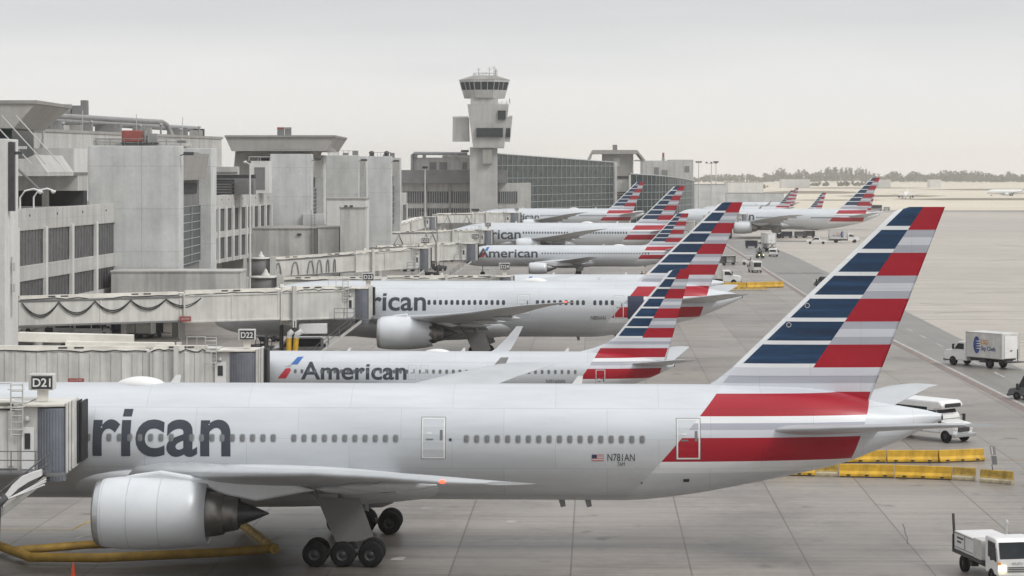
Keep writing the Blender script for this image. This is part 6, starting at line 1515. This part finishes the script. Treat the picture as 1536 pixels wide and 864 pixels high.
a = MB(); a.tube([(-3.25, -0.95, 0.9), (-3.3, -0.95, 1.7), (-3.45, -0.95, 2.75)], 0.07, 6); a.tube([(-3.25, -0.95, 1.6), (-3.2, 0.9, 1.6)], 0.06, 6); a.build('rear_mast', M['dsteel'], r)
a = MB(); a.tube([(-0.9, 0.9, 1.95), (-0.9, 0.9, 2.55)], 0.05, 6); a.lathe([(0, 0.1), (0.12, 0.1), (0.2, 0.03)], (-0.9, 0.9, 2.55), 10, 0, 'z', True); a.build('beacon', M['rod'], r)
wheels(r, [(1.95, -0.88), (1.95, 0.88), (-2.1, -0.84), (-2.1, 0.84)], 0.42, 0.3)

# vehicles around the apron widebody
x_, y_ = gnd(1225, 366); pickup((x_, y_), rad(180-8), 'white pickup driving below the apron widebody')
x_, y_ = gnd(1266, 364); catering_truck('catering_truck', (x_, y_), rad(0), 'white box truck with a dark disc logo beneath the tail of the apron widebody', True)
x_, y_ = gnd(1145, 378); r = catering_truck('high_loader', (x_+1.5, y_+6), rad(100), 'lifted white box truck seen from behind, near the engine of the apron widebody', False, 1.0)
x_, y_ = gnd(1140, 387); tug((x_, y_), rad(-82), 'dark green tug with both headlamps lit on the service road', M['green'], True)
x_, y_ = gnd(1160, 384.5); van('white_van', (x_, y_), rad(80), 'small white van seen from behind next to the green tug', M['white'], 'van', 4.2, 1.9)
x_, y_ = gnd(1134, 409); van('panel_van', (x_, y_+2), rad(95), 'beige panel van seen from behind, nearest on the stretch by the curved tail', M['white_worn'], 'van', 5.2, 2.3, False)
x_, y_ = gnd(1122, 397); tug((x_, y_), rad(170), 'white tug with an open back beside the beige panel van', M['white'])
x_, y_ = gnd(1092, 397); cart((x_, y_), rad(10), 'grey covered baggage cart by the curved striped tail', M['white_worn']); x_, y_ = gnd(1078, 398); cart((x_, y_), rad(10), 'baggage cart half hidden by the curved striped tail', M['recess'])
x_, y_ = gnd(1082, 427); catering_truck('catering_truck', (x_-0.6, y_+1), rad(-6), 'white bonneted truck poking out from behind the curved striped tail', False)
x_, y_ = gnd(1127, 372); cart((x_, y_), rad(0), 'dark loader platform at the engine of the apron widebody', M['navy'], None)
for px_, py_, s_ in ((1200, 357, 0), (1214, 356, 0), (1180, 357, 1)):
    x_, y_ = gnd(px_, py_); cart((x_, y_), rad(8), ('covered', 'darker covered', 'leftmost dark')[(px_ > 1205) + 2*s_] + ' cart in the shade under the apron widebody', M['recess'] if s_ == 0 else M['navy'])
x_, y_ = gnd(1312, 316); van('airfield_truck', (x_, y_), rad(175), 'grey blue truck waiting alone on the far apron right of the tails', M['pipe'], 'truck', 7.5, 3.0)
x_, y_ = gnd(1330, 316); cart((x_, y_), rad(175), 'pale trailer behind the lone truck on the far apron', M['white'], None)
x_, y_ = gnd(1222, 432); van('service_van', (x_+2.1, y_+1), rad(120), 'dark van partly hidden by the front tail on the service road', M['grey_van'], 'van', 4.6, 2.0)
# equipment under the long smooth bridge
random.seed(3)
eq = [(62, 500, 'cream_roof'), (88, 502, 'navy'), (110, 505, 'white'), (140, 506, 'white'), (165, 503, 'navy'), (188, 506, 'navy'), (212, 507, 'cream_roof'), (225, 505, 'navy')]
nm = ['cream', 'first navy', 'white low', 'second white', 'middle navy', 'third navy', 'pale', 'last navy']
for i, (px_, py_, m_) in enumerate(eq):
    x_, y_ = gnd(px_, py_)
    if i in (0, 2, 3): van('ramp_van', (x_, y_), rad(random.uniform(-15, 15)), nm[i] + ' van under the draped cables of the long bridge', M[m_], 'van', 4.6, 1.9)
    elif i in (1, 4): tug((x_, y_), rad(random.uniform(-20, 20)), nm[i] + ' tug parked under the draped cables of the long bridge', M[m_], False, 3.2)
    else: cart((x_, y_), rad(random.uniform(-15, 15)), nm[i] + ' cart parked under the long bridge', M[m_])
# ground power units, hoses and an air unit by the third row nose
r = thing('air_unit', (X(505, 238), 238, 0), 'white air conditioning cart with two round fans below the third row bridge cab', 'air unit')
a = MB(); a.box(-1.9, 1.9, -0.9, 0.9, 0.5, 2.2); bx = a.build('case', M['white'], r, bevel=0.06)
for x_ in (-0.8, 0.9):
    a = MB(); a.lathe([(0, 0.6), (0.14, 0.6), (0.14, 0.5), (0.05, 0.1)], (x_, 0, 2.2), 18, 0, 'z'); a.build('fan', M['dsteel'], bx)
a = MB(); a.box(-1.0, -0.6, -0.93, -0.905, 1.3, 1.6); a.build('control_panel', M['dsteel'], bx); wheels(r, [(1.2, -0.7), (1.2, 0.7), (-1.2, -0.7), (-1.2, 0.7)], 0.3, 0.2)
r = thing('hanging_unit', (X(470, 249.5), 249.5, Z(500, 249.5)), 'white box unit hung beneath the long smooth bridge', 'air unit')
a = MB(); a.box(-1.45, 1.45, -0.7, 0.7, 0, 1.05); a.build('case', M['white'], r, bevel=0.04); a = MB()
for x_ in (-0.4, 0.4): a.tube([(x_, 0, 1.05), (x_, 0, 1.5)], 0.06, 6)
a.build('hanger', M['steel'], r)
for i, (px_, lean) in enumerate(((433, 0.1), (443, 0.25))):
    r = thing('air_hose', (X(px_, 247), 247, 0), ('left' if i == 0 else 'right') + ' upright yellow air hose hanging below the long bridge', 'hose', 'upright yellow hoses')
    a = MB(); a.tube([(-0.2, 0, 0.3), (0, 0, 1.8), (lean*0.4, 0, 3.0)], 0.28, 10); a.build('hose', M['yellow'], r); a = MB(); a.tube([(lean*0.4, 0, 3.0), (lean*0.7, 0, 3.4), (lean*2+0.2, 0, 3.7)], 0.30, 10); a.build('elbow', M['white'], r)
x_, y_ = gnd(447, 535); van('ramp_truck', (x_, y_), rad(185), 'dark windowed white truck behind the yellow hoses', M['white'], 'truck', 5.5, 2.2)
x_, y_ = gnd(470, 528); tug((x_, y_), rad(20), 'navy tug between the yellow hoses and the air conditioning cart', M['navy'])
for i, (px_, py_) in enumerate(((405, 512), (392, 530))):
    x_, y_ = gnd(px_, py_); tug((x_, y_), rad(160), ('far' if i == 0 else 'near') + ' dark tug in the shade left of the yellow hoses', M['dsteel'])
for i, (px_, py_) in enumerate(((590, 405), (613, 407), (640, 404), (660, 406), (585, 398))):
    x_, y_ = gnd(px_, py_); (tug if i % 2 else cart)((x_, y_), rad(15*i), ('pale cart', 'white tug', 'grey cart', 'dark tug', 'far cart')[i] + ' among the bridges of the fifth row', M[('white', 'white', 'recess', 'dsteel', 'white')[i]])
# conduit bridge of yellow pipes under the front engine
r = thing('air_duct', (0, 0, 0), 'thick dirty yellow air duct bent around the front engine', 'duct')
yh = lambda px, py: (*gnd(px, py), 0.42)
a = MB(); a.tube([yh(-60, 826), yh(0, 831), yh(45, 848), yh(150, 849), yh(330, 841), yh(415, 834)], 0.24, 10); a.build('pipe', M['hose'], r)
a = MB(); a.tube([yh(412, 836), yh(362, 797)], 0.26, 10); a.build('pipe', M['yellow_old'], r)
a = MB(); a.tube([yh(20, 838), yh(130, 829), yh(300, 824)], 0.22, 10); a.build('pipe', M['hose'], r)
def cone(px, py, label):
    r = thing('traffic_cone', (*gnd(px, py), 0), label, 'cone'); a = MB(); a.box(-0.2, 0.2, -0.2, 0.2, 0, 0.04); a.build('base', M['rubber'], r)
    a = MB(); a.lathe([(0.04, 0.15), (0.38, 0.095), (0.39, 0.094), (0.52, 0.075), (0.53, 0.07), (0.75, 0.035), (0.76, 0.0)], (0, 0, 0), 18, 0, 'z'); a.build('cone', M['orange'], r)
cone(110, 866, 'orange traffic cone before the yellow air duct, bottom left')

# yellow barriers
def barrier(p0, p1, old, label, hgt=0.85):
    d = Vector((p1[0]-p0[0], p1[1]-p0[1])); L = d.length-0.06
    r = thing('barrier', (p0[0], p0[1], 0), label, 'barrier', 'yellow barriers behind the front tail', math.atan2(d.y, d.x))
    a = MB(); s_ = hgt/0.85; prof = [(-0.30, 0.06), (-0.30, 0.24), (-0.14, 0.42), (-0.09, 0.85), (0.09, 0.85), (0.14, 0.42), (0.30, 0.24), (0.30, 0.06)]
    a.prism([(y, z*s_) for y, z in ([(-0.20, 0.34)] + prof[2:6] + [(0.20, 0.34)] if old else prof)], 'x', 0, L); a.build('body', M['yellow_old'] if old else M['yellow'], r, bevel=0.03)
    if old:
        a = MB(); a.prism([(y, z*s_) for y, z in [(-0.30, 0.06), (-0.30, 0.24), (-0.205, 0.335), (0.205, 0.335), (0.30, 0.24), (0.30, 0.06)]], 'x', 0.01, L-0.01); a.build('flange', M['barrier_base'], r, bevel=0.02)
    a = MB(); a.box(0.05, L-0.05, -0.27, 0.27, 0.0, 0.058)
    for k in range(3): x_ = L*(k+0.5)/3; a.box(x_-0.12, x_+0.12, -0.312, -0.295, 0.10, 0.2)
    a.build('foot', M['barrier_base'] if old else M['dark'], r)
pb = [(1222, 694), (1251, 693.5), (1330, 693.5), (1407.5, 693.5), (1476, 691)]
for i in range(4): barrier(gnd(*pb[i]), gnd(*pb[i+1]), False, ('short clean end', 'clean second', 'clean third', 'bright right end')[i] + ' yellow barrier in the rear row')
pf = [(1128, 711), (1176, 712.8), (1224, 713.8), (1259, 714.8), (1343, 716.5), (1429, 719.5), (1465, 721.5)]
for i in range(6): barrier(gnd(*pf[i]), gnd(*pf[i+1]), i in (0, 2, 5), ('tapering left end', 'second from left', 'chipped short', 'long middle', 'longest right', 'worn pale end')[i] + ' yellow barrier in the front row')
barrier(gnd(1471, 723), gnd(1521, 727), True, 'lone worn yellow barrier carrying the tilted grey sign')
x_, y_ = gnd(1489, 724.5)
r = thing('tilted_sign', (x_, y_, 0.84), 'tilted grey double sign panel on a thin post above the lone barrier', 'sign')
a = MB(); a.tube([(0, 0, 0), (-0.05, 0, 0.35)], 0.03, 6); a.build('post', M['dsteel'], r)
a = MB(); a.prism([(-0.02, 0.35), (0.30, 0.35), (0.24, 0.92), (-0.10, 0.92)], 'y', -0.03, 0.03); a.build('lower_panel', M['recess'], r)
a = MB(); a.prism([(-0.12, 0.98), (0.22, 0.98), (0.14, 1.55), (-0.20, 1.55)], 'y', -0.03, 0.03); a.build('upper_panel', M['pipe'], r)
a = MB(); a.prism([(-0.04, 1.03), (0.02, 1.03), (-0.04, 1.5), (-0.10, 1.5)], 'y', -0.036, -0.031); a.build('stripe', M['white'], r)
pm_ = [(1083, 432.5), (1120, 432.5), (1175, 431)]
for i in range(2): barrier(gnd(*pm_[i]), gnd(*pm_[i+1]), False, ('left' if i == 0 else 'right') + ' piece of the distant yellow barrier row by the third row tail', 1.05)
barrier(gnd(1076, 436), gnd(1150, 435), True, 'low worn barrier in front of the distant yellow row', 0.5)

# two ramp workers beneath the fifth row airliner
def person(loc, rz, label, vest):
    """standing figure grown along a skeleton; head turned with the body"""
    V = [(0, 0, 0.98), (0, 0, 1.22), (0, 0, 1.43), (0, 0, 1.53), (0, 0.01, 1.66), (0.10, 0, 0.92), (0.12, 0.02, 0.50), (0.13, 0, 0.09), (0.14, 0.16, 0.04), (-0.10, 0, 0.92), (-0.11, 0.04, 0.50), (-0.13, -0.02, 0.09), (-0.14, 0.14, 0.04),
         (0.19, 0, 1.40), (0.27, -0.02, 1.12), (0.28, 0.10, 0.88), (0.28, 0.13, 0.79), (-0.19, 0, 1.40), (-0.27, -0.02, 1.12), (-0.26, 0.12, 0.90), (-0.26, 0.15, 0.81), (0, 0.02, 1.76)]
    E = [(0, 1), (1, 2), (2, 3), (3, 4), (4, 21), (0, 5), (5, 6), (6, 7), (7, 8), (0, 9), (9, 10), (10, 11), (11, 12), (2, 13), (13, 14), (14, 15), (15, 16), (2, 17), (17, 18), (18, 19), (19, 20)]
    R = [0.15, 0.14, 0.13, 0.055, 0.095, 0.09, 0.062, 0.045, 0.035, 0.09, 0.062, 0.045, 0.035, 0.065, 0.047, 0.036, 0.03, 0.065, 0.047, 0.036, 0.03, 0.08]
    me = bpy.data.meshes.new('person'); me.from_pydata(V, E, []); o = bpy.data.objects.new('person', me); COL.objects.link(o)
    sk = o.modifiers.new('skin', 'SKIN'); o.modifiers.new('sub', 'SUBSURF').levels = 1
    for i, q in enumerate(me.skin_vertices[0].data): q.radius = (R[i], R[i]*0.85); q.use_root = (i == 0)
    bpy.context.view_layer.update()
    m2 = bpy.data.meshes.new_from_object(o.evaluated_get(bpy.context.evaluated_depsgraph_get())); o.modifiers.clear(); o.data = m2
    for m_ in (M['cloth_dark'], M['skin'], vest): m2.materials.append(m_)
    for p in m2.polygons:
        c = p.center; p.use_smooth = True
        p.material_index = 1 if (c.z > 1.50 or (abs(c.x) > 0.22 and c.z < 0.86)) else (2 if c.z > 0.98 and abs(c.x) < 0.22 else 0)
    o.location = (*loc, 0); o.rotation_euler.z = rz; tag(o, label, 'person')
    h_ = MB(); h_.lathe([(0, 0.105), (0.06, 0.10), (0.10, 0.06), (0.115, 0.01)], (0, 0.02, 1.72), 14, 0, 'z', True); h_.build('hair', M['rubber'], o)
person((X(963, 441), 441), rad(160), 'ramp worker in dark clothes, left of a pair behind the third row roof', M['cloth_dark'])
person((X(969, 442), 442), rad(200), 'ramp worker with an orange vest, right of a pair behind the third row roof', M['vest'])
# ------------------------------------------------------------------ air
hz = MB(); hz.box(-2600, 3300, -70, 4700, -1.0, 62.0)
m = bpy.data.materials.new('pale air'); m.use_nodes = True
m.node_tree.nodes.clear()
o_ = m.node_tree.nodes.new('ShaderNodeOutputMaterial'); v_ = m.node_tree.nodes.new('ShaderNodeVolumePrincipled')
v_.inputs['Color'].default_value = (1.0, 0.982, 0.95, 1); v_.inputs['Density'].default_value = 0.00013; v_.inputs['Anisotropy'].default_value = 0.72
m.node_tree.links.new(v_.outputs[0], o_.inputs['Volume'])
ho = hz.build('haze', m); ho['kind'] = 'stuff'; ho.display_type = 'WIRE'
